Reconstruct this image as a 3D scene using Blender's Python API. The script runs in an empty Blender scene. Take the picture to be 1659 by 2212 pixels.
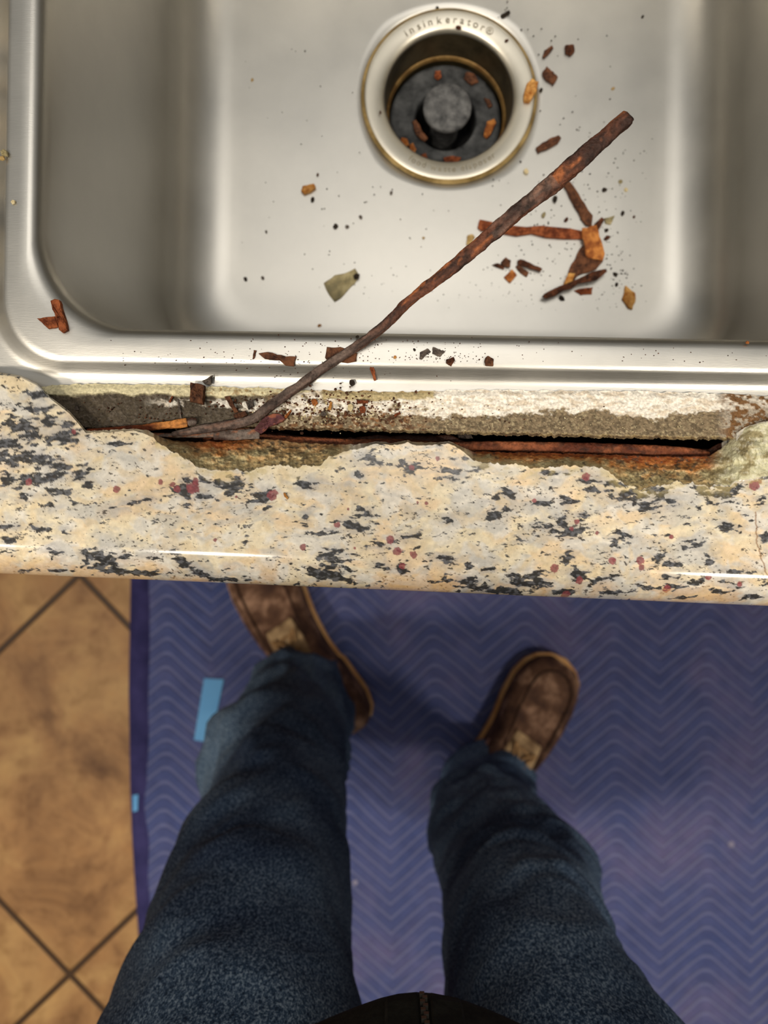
import bpy, bmesh, math, random
import numpy as np
from mathutils import Vector, Matrix, noise as mnoise

# ------------------------------------------------------------------ camera, world, lamps, exposure
S = bpy.context.scene
C = S.collection
HC = 1.25          # camera height (phone held at chest height, looking straight down)
F = 1750.0         # focal length in pixels of the 1659x2212 frame
cam_d = bpy.data.cameras.new('camera')
cam = bpy.data.objects.new('camera', cam_d)
C.objects.link(cam)
cam.location = (0, 0, HC)
cam.rotation_euler = (0, 0, 0)
cam_d.sensor_fit = 'VERTICAL'
cam_d.sensor_height = 24.0
cam_d.lens = F / 2212 * 24.0
cam_d.clip_start = 0.01
cam_d.dof.use_dof = True
cam_d.dof.focus_distance = 0.338
cam_d.dof.aperture_fstop = 6.6
S.camera = cam

S.view_settings.view_transform = 'Standard'
S.view_settings.look = 'None'
S.view_settings.gamma = 1
S.view_settings.use_curve_mapping = False
S.view_settings.exposure = 0.0

w = bpy.data.worlds.new('room_light')
S.world = w
w.use_nodes = True
wn, wl = w.node_tree.nodes, w.node_tree.links
wn.clear()
wo = wn.new('ShaderNodeOutputWorld'); wb = wn.new('ShaderNodeBackground')
wt = wn.new('ShaderNodeTexCoord'); wsx = wn.new('ShaderNodeSeparateXYZ'); wr = wn.new('ShaderNodeValToRGB')
wl.new(wt.outputs['Generated'], wsx.inputs[0]); wl.new(wsx.outputs['Z'], wr.inputs[0])
wr.color_ramp.elements[0].position = 0.0; wr.color_ramp.elements[0].color = (0.055, 0.045, 0.030, 1)
wr.color_ramp.elements[1].position = 0.9; wr.color_ramp.elements[1].color = (0.66, 0.65, 0.62, 1)
e = wr.color_ramp.elements.new(0.35); e.color = (0.105, 0.090, 0.064, 1)
wl.new(wr.outputs[0], wb.inputs['Color']); wb.inputs['Strength'].default_value = 0.60
wl.new(wb.outputs[0], wo.inputs['Surface'])

def lamp(name, loc, size, power, col, target=None, spread=math.pi):
    d = bpy.data.lights.new(name, 'AREA')
    d.shape = 'DISK'; d.size = size; d.energy = power; d.color = col; d.spread = spread
    o = bpy.data.objects.new(name, d); C.objects.link(o)
    o.location = loc
    if target is not None:
        o.rotation_euler = (Vector(target) - Vector(loc)).to_track_quat('-Z', 'Y').to_euler()
    return o
WARM = (1.0, 0.90, 0.76)
lamp('ceiling_lamp', (-0.42, -0.46, 2.42), 0.17, 11, WARM)
lamp('ceiling_lamp', (-1.05, -0.50, 2.42), 0.17, 17, WARM)
lamp('ceiling_lamp', (0.82, -0.50, 2.42), 0.17, 15, WARM)
lamp('ceiling_lamp', (0.10, 0.50, 2.42), 0.9, 5.0, (1.0, 0.94, 0.86))

# ------------------------------------------------------------------ helpers
def P(px, py, z):
    d = HC - z
    return Vector(((px - 829.5) * d / F, (1106 - py) * d / F, z))

def lin(c):
    c = np.asarray(c, float) / 255.0
    return np.where(c <= 0.04045, c / 12.92, ((c + 0.055) / 1.055) ** 2.4)

def lc(r, g, b):
    v = lin((r, g, b)); return (float(v[0]), float(v[1]), float(v[2]), 1)

def _h(ix, iy, seed):
    with np.errstate(over='ignore'):
        n = (ix.astype(np.int64) * 374761393 + iy.astype(np.int64) * 668265263 + seed * 1274126177) & 0xFFFFFFFF
        n = ((n ^ (n >> 13)) * 1274126177) & 0xFFFFFFFF
        n = (n ^ (n >> 16)) & 0xFFFFFF
    return n / float(0xFFFFFF)

def vn(x, y, seed=0):
    x = np.asarray(x, float); y = np.asarray(y, float)
    ix = np.floor(x); iy = np.floor(y); fx = x - ix; fy = y - iy
    fx = fx * fx * (3 - 2 * fx); fy = fy * fy * (3 - 2 * fy)
    a = _h(ix, iy, seed); b = _h(ix + 1, iy, seed); c = _h(ix, iy + 1, seed); d = _h(ix + 1, iy + 1, seed)
    return (a * (1 - fx) + b * fx) * (1 - fy) + (c * (1 - fx) + d * fx) * fy

def fbm(x, y, seed=0, o=4):
    t = 0; a = 0.5; s = 0
    x = np.asarray(x, float); y = np.asarray(y, float)
    for k in range(o):
        c_, s_ = math.cos(.35 + 1.1 * k), math.sin(.35 + 1.1 * k)
        t = t + a * vn((x * c_ - y * s_) * 2 ** k + 17.3 * k, (x * s_ + y * c_) * 2 ** k - 9.1 * k, seed + k * 7); s += a; a *= 0.5
    return t / s

def ss(a, b, x):
    t = np.clip((x - a) / (b - a), 0, 1); return t * t * (3 - 2 * t)

def mesh(name, verts, faces, mat=None, parent=None, smooth=True):
    m = bpy.data.meshes.new(name)
    m.from_pydata([tuple(v) for v in verts], [], faces)
    if smooth: m.polygons.foreach_set('use_smooth', [True] * len(m.polygons))
    m.update()
    if mat: m.materials.append(mat)
    o = bpy.data.objects.new(name, m); C.objects.link(o)
    if parent: put(o, parent)
    return o

def put(o, parent):
    o.parent = parent
    o.matrix_parent_inverse = Matrix.Translation(-parent.location) if parent.rotation_euler[2] == 0 else parent.matrix_basis.inverted()

def empty(name, loc):
    o = bpy.data.objects.new(name, None); C.objects.link(o); o.location = loc
    o.empty_display_size = 0.02
    return o

def tag(o, label=None, cat=None, group=None, kind=None):
    if label: o['label'] = label
    if cat: o['category'] = cat
    if group: o['group'] = group
    if kind: o['kind'] = kind
    return o

def grid_faces(nr, nc, wrap=False):
    f = []
    for r in range(nr - 1):
        for c in range(nc - (0 if wrap else 1)):
            a = r * nc + c; b = r * nc + (c + 1) % nc
            f.append((a, b, b + nc, a + nc))
    return f

def fast_grid(name, X, Y, Z, mat, parent=None, col=None, flip=False):
    nr, nc = X.shape
    co = np.stack([X, Y, Z], -1).reshape(-1, 3).astype(np.float32)
    i = np.arange(nr * nc).reshape(nr, nc)
    a, b, c, d = i[:-1, :-1], i[:-1, 1:], i[1:, 1:], i[1:, :-1]
    q = np.stack([a, d, c, b] if not flip else [a, b, c, d], -1).reshape(-1, 4)
    m = bpy.data.meshes.new(name)
    m.vertices.add(len(co)); m.vertices.foreach_set('co', co.ravel())
    m.loops.add(q.size); m.loops.foreach_set('vertex_index', q.ravel().astype(np.int32))
    m.polygons.add(len(q))
    m.polygons.foreach_set('loop_start', np.arange(0, q.size, 4, dtype=np.int32))
    m.polygons.foreach_set('loop_total', np.full(len(q), 4, np.int32))
    m.polygons.foreach_set('use_smooth', np.ones(len(q), bool))
    m.update(calc_edges=True); m.validate()
    if col is not None:
        at = m.color_attributes.new('tint', 'FLOAT_COLOR', 'POINT')
        at.data.foreach_set('color', col.reshape(-1, 4).astype(np.float32).ravel())
    m.materials.append(mat)
    o = bpy.data.objects.new(name, m); C.objects.link(o)
    if parent: put(o, parent)
    return o

def new_mat(name):
    m = bpy.data.materials.new(name); m.use_nodes = True
    nt = m.node_tree; b = nt.nodes['Principled BSDF']
    return m, nt, b

def N(nt, kind, **kw):
    n = nt.nodes.new(kind)
    for k, v in kw.items():
        if k in n.inputs: n.inputs[k].default_value = v
        else: setattr(n, k, v)
    return n

def ramp(nt, src, stops):
    r = nt.nodes.new('ShaderNodeValToRGB')
    el = r.color_ramp.elements
    el[0].position, el[0].color = stops[0]
    el[1].position, el[1].color = stops[-1]
    for p, c in stops[1:-1]:
        x = el.new(p); x.color = c
    nt.links.new(src, r.inputs[0])
    return r

def bump(nt, b, src, strength, dist):
    n = N(nt, 'ShaderNodeBump', Strength=strength, Distance=dist)
    nt.links.new(src, n.inputs['Height']); nt.links.new(n.outputs[0], b.inputs['Normal'])
    return n

def noise_mat(name, c1, c2, scale, rough=0.7, bs=0.5, bd=0.001, c3=None, p=(0.38, 0.62), detail=6, metal=0, spec=0.3):
    m, nt, b = new_mat(name)
    tc = N(nt, 'ShaderNodeTexCoord')
    n = N(nt, 'ShaderNodeTexNoise', Scale=scale, Detail=detail, Roughness=0.62)
    nt.links.new(tc.outputs['Object'], n.inputs['Vector'])
    st = [(p[0], c1), (p[1], c2)] if c3 is None else [(p[0], c1), ((p[0] + p[1]) / 2, c3), (p[1], c2)]
    r = ramp(nt, n.outputs[0], st)
    nt.links.new(r.outputs[0], b.inputs['Base Color'])
    b.inputs['Roughness'].default_value = rough; b.inputs['Metallic'].default_value = metal
    b.inputs['Specular IOR Level'].default_value = spec
    if bs:
        n2 = N(nt, 'ShaderNodeTexNoise', Scale=scale * 2.3, Detail=5)
        nt.links.new(tc.outputs['Object'], n2.inputs['Vector'])
        bump(nt, b, n2.outputs[0], bs, bd)
    return m

# ------------------------------------------------------------------ materials
def steel_mat(name, base=(0.56, 0.545, 0.505, 1), rough=0.36, brush=(1, 12, 1)):
    m, nt, b = new_mat(name)
    tc = N(nt, 'ShaderNodeTexCoord')
    n = N(nt, 'ShaderNodeTexNoise', Scale=14, Detail=6, Roughness=0.6)
    nt.links.new(tc.outputs['Object'], n.inputs['Vector'])
    r = ramp(nt, n.outputs[0], [(0.3, tuple(x * 0.90 for x in base[:3]) + (1,)), (0.7, tuple(min(1, x * 1.06) for x in base[:3]) + (1,))])
    nt.links.new(r.outputs[0], b.inputs['Base Color'])
    b.inputs['Metallic'].default_value = 1
    rr = N(nt, 'ShaderNodeMapRange'); rr.inputs['To Min'].default_value = rough - 0.07; rr.inputs['To Max'].default_value = rough + 0.10
    nt.links.new(n.outputs[0], rr.inputs['Value']); nt.links.new(rr.outputs[0], b.inputs['Roughness'])
    mp = N(nt, 'ShaderNodeMapping'); mp.inputs['Scale'].default_value = brush
    nt.links.new(tc.outputs['Object'], mp.inputs['Vector'])
    n2 = N(nt, 'ShaderNodeTexNoise', Scale=260, Detail=3)
    nt.links.new(mp.outputs[0], n2.inputs['Vector'])
    n3 = N(nt, 'ShaderNodeTexNoise', Scale=9, Detail=2)
    nt.links.new(tc.outputs['Object'], n3.inputs['Vector'])
    ma = N(nt, 'ShaderNodeMath', operation='MULTIPLY_ADD'); ma.inputs[1].default_value = 14
    nt.links.new(n3.outputs[0], ma.inputs[0]); nt.links.new(n2.outputs[0], ma.inputs[2])
    bump(nt, b, ma.outputs[0], 0.07, 0.0004)
    return m

def attr_mat(name, spec=0.5, fine=900, fine_amt=0.14, bs=0.25, bd=0.0006, bscale=500, bump_by_rough=True):
    m, nt, b = new_mat(name)
    a = N(nt, 'ShaderNodeAttribute', attribute_name='tint')
    tc = N(nt, 'ShaderNodeTexCoord')
    n = N(nt, 'ShaderNodeTexNoise', Scale=fine, Detail=3)
    nt.links.new(tc.outputs['Object'], n.inputs['Vector'])
    mr = N(nt, 'ShaderNodeMapRange'); mr.inputs['From Min'].default_value = 0.3; mr.inputs['From Max'].default_value = 0.7
    mr.inputs['To Min'].default_value = 1 - fine_amt; mr.inputs['To Max'].default_value = 1 + fine_amt
    nt.links.new(n.outputs[0], mr.inputs['Value'])
    v = N(nt, 'ShaderNodeVectorMath', operation='SCALE')
    nt.links.new(a.outputs['Color'], v.inputs[0]); nt.links.new(mr.outputs[0], v.inputs['Scale'])
    nt.links.new(v.outputs[0], b.inputs['Base Color'])
    nt.links.new(a.outputs['Alpha'], b.inputs['Roughness'])
    b.inputs['Specular IOR Level'].default_value = spec
    n2 = N(nt, 'ShaderNodeTexNoise', Scale=bscale, Detail=5)
    nt.links.new(tc.outputs['Object'], n2.inputs['Vector'])
    bp = bump(nt, b, n2.outputs[0], bs, bd)
    if bump_by_rough:
        k = N(nt, 'ShaderNodeMapRange'); k.inputs['From Min'].default_value = 0.2; k.inputs['From Max'].default_value = 0.6
        k.inputs['To Min'].default_value = 0.0; k.inputs['To Max'].default_value = bs
        nt.links.new(a.outputs['Alpha'], k.inputs['Value']); nt.links.new(k.outputs[0], bp.inputs['Strength'])
    return m

M = {}
M['steel'] = steel_mat('stainless_steel')
M['flange'] = steel_mat('disposer_steel', (0.62, 0.585, 0.50, 1), 0.38, (1, 1, 1))
M['sleeve'] = noise_mat('tarnished_steel', (0.055, 0.043, 0.022, 1), (0.13, 0.10, 0.055, 1), 40, 0.42, 0.2, metal=0.7)
M['letter'] = noise_mat('shaded_letter_steel', (0.22, 0.19, 0.14, 1), (0.34, 0.30, 0.22, 1), 300, 0.5, 0, metal=0.6)  # letters coloured darker to paint the shading of engraved type
M['rubber'] = noise_mat('scuffed_black_rubber', (0.006, 0.007, 0.008, 1), (0.085, 0.088, 0.09, 1), 60, 0.6, 0.5, 0.002, p=(0.35, 0.7))
M['hub'] = noise_mat('grey_worn_rubber', (0.025, 0.026, 0.028, 1), (0.16, 0.16, 0.16, 1), 170, 0.65, 0.5, 0.001, p=(0.3, 0.75))
M['black'] = noise_mat('black_hollow', (0.004, 0.004, 0.004, 1), (0.008, 0.008, 0.008, 1), 20, 0.9, 0)
M['granite'] = attr_mat('granite', 0.5, 700, 0.10, 0.9, 0.0012, 420)
M['sealant'] = attr_mat('sealant', 0.25, 900, 0.28, 0.9, 0.0012, 700)
M['rodmix'] = attr_mat('rusted_iron', 0.2, 700, 0.35, 0.9, 0.0016, 480)
RUST = {
    'dark':   noise_mat('rust_dark', lc(40, 24, 18), lc(98, 58, 38), 330, 0.85, 0.9, 0.001, spec=0.15),
    'red':    noise_mat('rust_red', lc(84, 40, 24), lc(150, 84, 50), 260, 0.85, 0.9, 0.001, spec=0.15),
    'brown':  noise_mat('rust_brown', lc(56, 36, 28), lc(108, 70, 48), 280, 0.85, 0.9, 0.001, spec=0.15),
    'orange': noise_mat('rust_orange', lc(120, 66, 34), lc(190, 126, 66), 200, 0.85, 0.8, 0.001, lc(152, 92, 46), spec=0.15),
    'tan':    noise_mat('tan_scale', lc(136, 108, 62), lc(190, 164, 112), 220, 0.8, 0.7, 0.001, spec=0.2),
    'ochre':  noise_mat('ochre_scale', lc(150, 92, 34), lc(206, 158, 92), 190, 0.8, 0.8, 0.001, spec=0.2),
    'black':  noise_mat('charred_scale', lc(26, 22, 20), lc(62, 52, 42), 300, 0.85, 0.8, 0.001, spec=0.15),
    'grey':   noise_mat('grey_scale', lc(56, 50, 48), lc(112, 100, 90), 280, 0.8, 0.8, 0.001, spec=0.2),
    'cream':  noise_mat('cream_chip', lc(186, 168, 126), lc(218, 206, 170), 220, 0.7, 0.5, 0.001),
    'olive':  noise_mat('olive_flake', lc(120, 112, 84), lc(168, 156, 118), 150, 0.75, 0.6, 0.001, lc(146, 134, 98)),
}

# ------------------------------------------------------------------ the setting: tiled floor
def floor_mat():
    m, nt, b = new_mat('diagonal_stone_tiles')
    L = nt.links
    tc = N(nt, 'ShaderNodeTexCoord'); sp = N(nt, 'ShaderNodeSeparateXYZ'); L.new(tc.outputs['Object'], sp.inputs[0])
    # lattice measured on the floor: corner at (px 150, 2105), edges 45 degrees
    c0 = P(151, 2105, 0); e1 = (P(593, 1683, 0) - P(151, 2105, 0)); e2 = (P(172, 1241, 0) - P(593, 1683, 0))
    inv = np.linalg.inv(np.array([[e1.x, e2.x], [e1.y, e2.y]]))
    def lincomb(a, bb, c):
        m1 = N(nt, 'ShaderNodeMath', operation='MULTIPLY'); m1.inputs[1].default_value = a; L.new(sp.outputs['X'], m1.inputs[0])
        m2 = N(nt, 'ShaderNodeMath', operation='MULTIPLY_ADD'); m2.inputs[1].default_value = bb
        L.new(sp.outputs['Y'], m2.inputs[0]); L.new(m1.outputs[0], m2.inputs[2])
        m3 = N(nt, 'ShaderNodeMath', operation='ADD'); m3.inputs[1].default_value = c; L.new(m2.outputs[0], m3.inputs[0])
        return m3
    cu = -(inv[0, 0] * c0.x + inv[0, 1] * c0.y); cv = -(inv[1, 0] * c0.x + inv[1, 1] * c0.y)
    us = [lincomb(inv[0, 0], inv[0, 1], cu), lincomb(inv[1, 0], inv[1, 1], cv)]
    ds = []
    for q in us:
        f = N(nt, 'ShaderNodeMath', operation='FRACT'); L.new(q.outputs[0], f.inputs[0])
        g = N(nt, 'ShaderNodeMath', operation='SUBTRACT'); g.inputs[1].default_value = 0.5; L.new(f.outputs[0], g.inputs[0])
        h = N(nt, 'ShaderNodeMath', operation='ABSOLUTE'); L.new(g.outputs[0], h.inputs[0]); ds.append(h)
    mx = N(nt, 'ShaderNodeMath', operation='MAXIMUM'); L.new(ds[0].outputs[0], mx.inputs[0]); L.new(ds[1].outputs[0], mx.inputs[1])
    gm = N(nt, 'ShaderNodeMapRange', interpolation_type='SMOOTHSTEP')
    gm.inputs['From Min'].default_value = 0.4875; gm.inputs['From Max'].default_value = 0.4925
    L.new(mx.outputs[0], gm.inputs['Value'])
    n1 = N(nt, 'ShaderNodeTexNoise', Scale=9, Detail=7, Roughness=0.6, Distortion=0.6); L.new(tc.outputs['Object'], n1.inputs['Vector'])
    n2 = N(nt, 'ShaderNodeTexNoise', Scale=26, Detail=5, Roughness=0.6); L.new(tc.outputs['Object'], n2.inputs['Vector'])
    r1 = ramp(nt, n1.outputs[0], [(0.30, lc(118, 82, 50)), (0.48, lc(164, 122, 78)), (0.70, lc(194, 154, 100))])
    r2 = ramp(nt, n2.outputs[0], [(0.30, (0.62, 0.55, 0.46, 1)), (0.50, (1, 1, 1, 1)), (0.75, (1.12, 1.08, 1.0, 1))])
    mm = N(nt, 'ShaderNodeMix', data_type='RGBA', blend_type='MULTIPLY'); mm.inputs[0].default_value = 0.8
    L.new(r1.outputs[0], mm.inputs[6]); L.new(r2.outputs[0], mm.inputs[7])
    mg = N(nt, 'ShaderNodeMix', data_type='RGBA'); L.new(gm.outputs[0], mg.inputs[0]); L.new(mm.outputs[2], mg.inputs[6])
    mg.inputs[7].default_value = lc(70, 48, 28)
    L.new(mg.outputs[2], b.inputs['Base Color'])
    b.inputs['Roughness'].default_value = 0.55; b.inputs['Specular IOR Level'].default_value = 0.3
    bump(nt, b, gm.outputs[0], 0.6, -0.002)
    return m
fl = mesh('floor', [(-2.2, -2.4, 0), (2.2, -2.4, 0), (2.2, 1.6, 0), (-2.2, 1.6, 0),
                    (-2.2, -2.4, -0.02), (2.2, -2.4, -0.02), (2.2, 1.6, -0.02), (-2.2, 1.6, -0.02)],
          [(0, 1, 2, 3), (7, 6, 5, 4), (0, 4, 5, 1), (1, 5, 6, 2), (2, 6, 7, 3), (3, 7, 4, 0)], floor_mat(), smooth=False)
tag(fl, kind='structure')

# ------------------------------------------------------------------ base cabinet under the counter
def box(name, x0, x1, y0, y1, z0, z1, mat, parent=None, bev=0.0):
    bm = bmesh.new(); bmesh.ops.create_cube(bm, size=1)
    for v in bm.verts:
        v.co = Vector(((v.co.x + .5) * (x1 - x0) + x0, (v.co.y + .5) * (y1 - y0) + y0, (v.co.z + .5) * (z1 - z0) + z0))
    if bev: bmesh.ops.bevel(bm, geom=bm.edges[:], offset=bev, segments=2, affect='EDGES')
    m = bpy.data.meshes.new(name); bm.to_mesh(m); bm.free()
    m.materials.append(mat)
    o = bpy.data.objects.new(name, m); C.objects.link(o)
    if parent: put(o, parent)
    return o
wood = noise_mat('cabinet_wood', lc(84, 52, 30), lc(120, 78, 46), 14, 0.5, 0.1)
cab = empty('base_cabinet', (0.05, 0.3, 0))
tag(cab, 'brown wooden base cabinet under the granite counter and steel sink', 'cabinet')
bm = bmesh.new()
def addbox(bm, x0, x1, y0, y1, z0, z1):
    vs = [bm.verts.new((x, y, z)) for z in (z0, z1) for (x, y) in ((x0, y0), (x1, y0), (x1, y1), (x0, y1))]
    for f in ((3, 2, 1, 0), (4, 5, 6, 7), (0, 1, 5, 4), (1, 2, 6, 5), (2, 3, 7, 6), (3, 0, 4, 7)):
        bm.faces.new([vs[i] for i in f])
CX0, CX1 = -0.62, 0.72
addbox(bm, CX0, CX0 + .018, 0.012, 0.60, 0.0, 0.884)
addbox(bm, CX1 - .018, CX1, 0.012, 0.60, 0.0, 0.884)
addbox(bm, CX0 + .018, CX1 - .018, 0.585, 0.60, 0.0, 0.884)
addbox(bm, CX0 + .018, CX1 - .018, 0.012, 0.585, 0.10, 0.118)
addbox(bm, CX0 + .018, CX1 - .018, 0.07, 0.085, 0.0, 0.10)
addbox(bm, CX0 + .018, CX1 - .018, 0.012, 0.028, 0.84, 0.884)
m_ = bpy.data.meshes.new('body'); bm.to_mesh(m_); bm.free(); m_.materials.append(wood)
o = bpy.data.objects.new('body', m_); C.objects.link(o); put(o, cab)
hm = steel_mat('handle_steel')
for k in range(3):
    x0 = CX0 + 0.003 + k * (CX1 - CX0) / 3; x1 = CX0 - 0.003 + (k + 1) * (CX1 - CX0) / 3
    d = box('door', x0, x1, -0.008, 0.011, 0.105, 0.878, wood, cab, 0.003)
    h = box('door_handle', x1 - .05, x1 - .038, -0.03, -0.009, 0.66, 0.80, hm, None, 0.003)
    h.parent = d; 

# ------------------------------------------------------------------ granite countertop
us_vis = np.arange(-40, 1701, 1.6)
us = np.concatenate([np.linspace(-2800, -330, 170), np.arange(-320, -44, 6.0), us_vis, np.arange(1706, 2300, 5.0), np.linspace(2310, 4800, 200)])
Tp = [(-2800, 800), (-10, 806), (0, 809), (45, 815), (80, 832), (110, 862), (150, 893), (172, 918), (186, 936), (205, 935), (230, 933), (290, 931), (312, 935), (332, 947),
      (352, 962), (380, 976), (400, 990), (425, 1008), (450, 1014), (500, 1018), (560, 1014), (600, 1008), (640, 1008), (690, 1003), (712, 985), (750, 976), (785, 967), (812, 958), (850, 962),
      (880, 955), (900, 961), (935, 961), (968, 958), (985, 966), (1003, 977), (1018, 991), (1040, 997), (1079, 1004), (1159, 1008), (1238, 1007), (1278, 1010),
      (1300, 1008), (1330, 1030), (1350, 1048), (1381, 1058), (1429, 1047), (1477, 1043), (1536, 1052), (1576, 1050), (1612, 1038), (1636, 1034), (1659, 1028), (1700, 1000), (1740, 930), (1780, 835), (4800, 820)]
Lp = [(-2800, 796), (-10, 802), (0, 806), (45, 812), (80, 829), (110, 859), (150, 889), (172, 914), (186, 931), (205, 931), (230, 929), (290, 927), (320, 929), (345, 944),
      (380, 953), (420, 955), (470, 953), (560, 948), (600, 950), (640, 956), (700, 959), (750, 961), (785, 959), (812, 954), (850, 957), (880, 951), (900, 956), (935, 956), (968, 954), (985, 960),
      (1003, 967), (1020, 975), (1060, 977), (1150, 978), (1300, 982), (1450, 987), (1528, 986), (1545, 978), (1558, 968), (1572, 954), (1592, 934), (1620, 918), (1659, 909), (1700, 890), (1740, 850), (1780, 825), (4800, 812)]
Tu = np.interp(us, *zip(*Tp)); Lu = np.interp(us, *zip(*Lp))
vis = ((us > -50) & (us < 1710)).astype(float)
jit = (fbm(us / 16, us * 0, 3, 5) - .5) * 15 + (fbm(us / 5, us * 0, 9, 3) - .5) * 5
depthf = Tu - Lu
Tu = Tu + jit * vis * ss(6, 30, depthf)
Tu = Tu + ((fbm(us / 10, us * 0, 5, 4) - .5) * 8) * vis * (us > 195)
Lu = Lu + ((fbm(us / 9, us * 0, 15, 4) - .5) * 5) * vis * (us > 195)
Lu = np.minimum(Lu, Tu - 3)
Eu = 1240 + 0.0404 * us      # outermost line of the rounded front edge (pixels at the height z = .900)
ZT = 0.915; RB = 0.015

BLK = [(90,852,25,7,0),(75,885,45,9,8),(105,905,20,12,0),(40,920,30,15,0),(145,915,20,8,0),(150,935,25,15,0),(138,948,30,12,10),(18,960,30,20,0),(62,945,20,15,30),(70,990,50,15,10),(20,1000,22,12,0),(120,1005,35,10,10),(108,1030,38,9,-10),(22,1032,18,14,0),(72,1035,28,12,0),(175,1022,22,10,-20),(190,1045,15,6,0),(255,958,18,6,0),
 (35,1055,18,5,10),(130,1061,30,5,10),(48,1073,15,5,-10),(102,1093,12,7,0),(285,1088,28,5,-15),(320,1080,15,4,0),(402,1055,22,20,0),(440,1074,30,5,0),(480,1046,40,9,15),(510,1055,20,14,0),(565,1072,22,7,-25),(578,1095,9,5,-45),(660,1047,22,6,10),(772,1030,10,8,-40),(15,1137,25,3,0),(80,1143,18,4,0),(15,1167,12,9,0),(138,1150,8,5,0),(115,1193,15,5,30),(190,1200,14,10,35),(225,1212,28,18,10),
 (250,1232,60,8,8),(310,1240,30,5,5),(215,1195,12,5,0),(265,1203,12,6,0),(330,1204,8,4,0),(405,1222,42,8,32),(430,1238,22,6,25),(490,1252,35,3,0),(100,1232,50,3,0),
 (786,1107,18,9,25),(771,1029,10,7,-30),(884,1007,28,9,5),(978,1034,15,6,10),(972,1017,30,6,0),(1046,1004,12,7,-40),(1063,1078,15,4,-5),(1097,1065,18,6,15),(1070,1112,22,8,-30),(968,1122,15,5,10),(759,1135,28,8,20),(712,1149,26,5,-10),(820,1176,25,5,-8),(884,1159,20,5,-10),
 (719,1208,26,22,30),(702,1240,40,10,10),(749,1255,40,6,10),(827,1223,22,5,15),(867,1230,8,7,0),(958,1208,25,8,12),(1011,1223,8,6,0),(1051,1230,15,3,-8),(1012,1255,45,7,5),(1066,1274,60,5,5),(665,1046,18,5,12),(567,1076,15,8,-20),(660,1115,7,7,0),(945,970,8,4,-40),(790,990,30,9,-30),(810,1000,14,6,0),
 (1181,1138,24,11,10),(1211,1130,15,14,0),(1258,1117,15,8,-25),(1235,1147,28,10,0),(1164,1085,20,4,5),(1225,1083,14,10,0),(1316,1064,15,6,35),(1372,1072,32,18,20),(1418,1070,28,20,0),(1450,1088,20,8,0),(1392,1090,14,10,0),(1565,1064,30,17,-8),(1518,1058,25,8,10),(1646,1081,14,6,0),(1652,1035,15,5,-30),(1575,1137,28,8,-8),(1342,1155,18,6,20),(1326,1170,8,10,0),(1504,1175,15,6,10),(1120,1162,8,9,0),
 (1228,1203,10,12,0),(1245,1246,16,14,30),(1268,1252,12,10,0),(1305,1250,22,5,-12),(1144,1243,35,7,-5),(1167,1258,30,9,20),(1134,1262,35,7,0),(1107,1275,25,5,15),(1420,1208,12,14,0),(1447,1219,20,7,0),(1531,1216,10,14,10),(1450,1246,18,4,15),(1501,1260,20,8,5),(1403,1270,15,5,10),(1457,1268,30,5,-5),(1555,1275,15,5,15),(1289,1041,45,4,5),(1652,1162,9,9,45),(1336,1280,25,4,0),(1484,1292,30,3,-5),(1191,1021,25,6,5),(1275,1057,15,5,0),
 (1590,1235,30,4,0),(1630,1290,30,4,0),(1580,1260,20,4,10),(1230,1277,40,4,0)]
GAR = [(347,1041,6),(373,1047,6),(383,1056,8),(417,1054,14),(422,1040,8),(252,1057,8),(62,1041,8),(588,1069,12),(729,1134,7),(655,1182,7),(752,1100,3),(859,1191,10),(893,1198,8),(869,1223,7),(843,1166,9),(946,990,5),(766,1184,3),(921,1087,4),(902,1086,3),
 (1265,1029,9),(1246,1127,6),(1235,1143,5),(1289,1151,4),(1450,1159,5),(1322,1211,8),(1383,1211,9),(1386,1226,7),(1198,1228,10),(1253,1253,8),(1531,1247,7),(1445,1272,9),(1629,1049,12),(1642,1040,5),(1231,1285,9),(1154,1081,5),(465,1166,4),(890,1010,6),(510,1073,3),(160,932,5),(1600,1262,6)]

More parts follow.
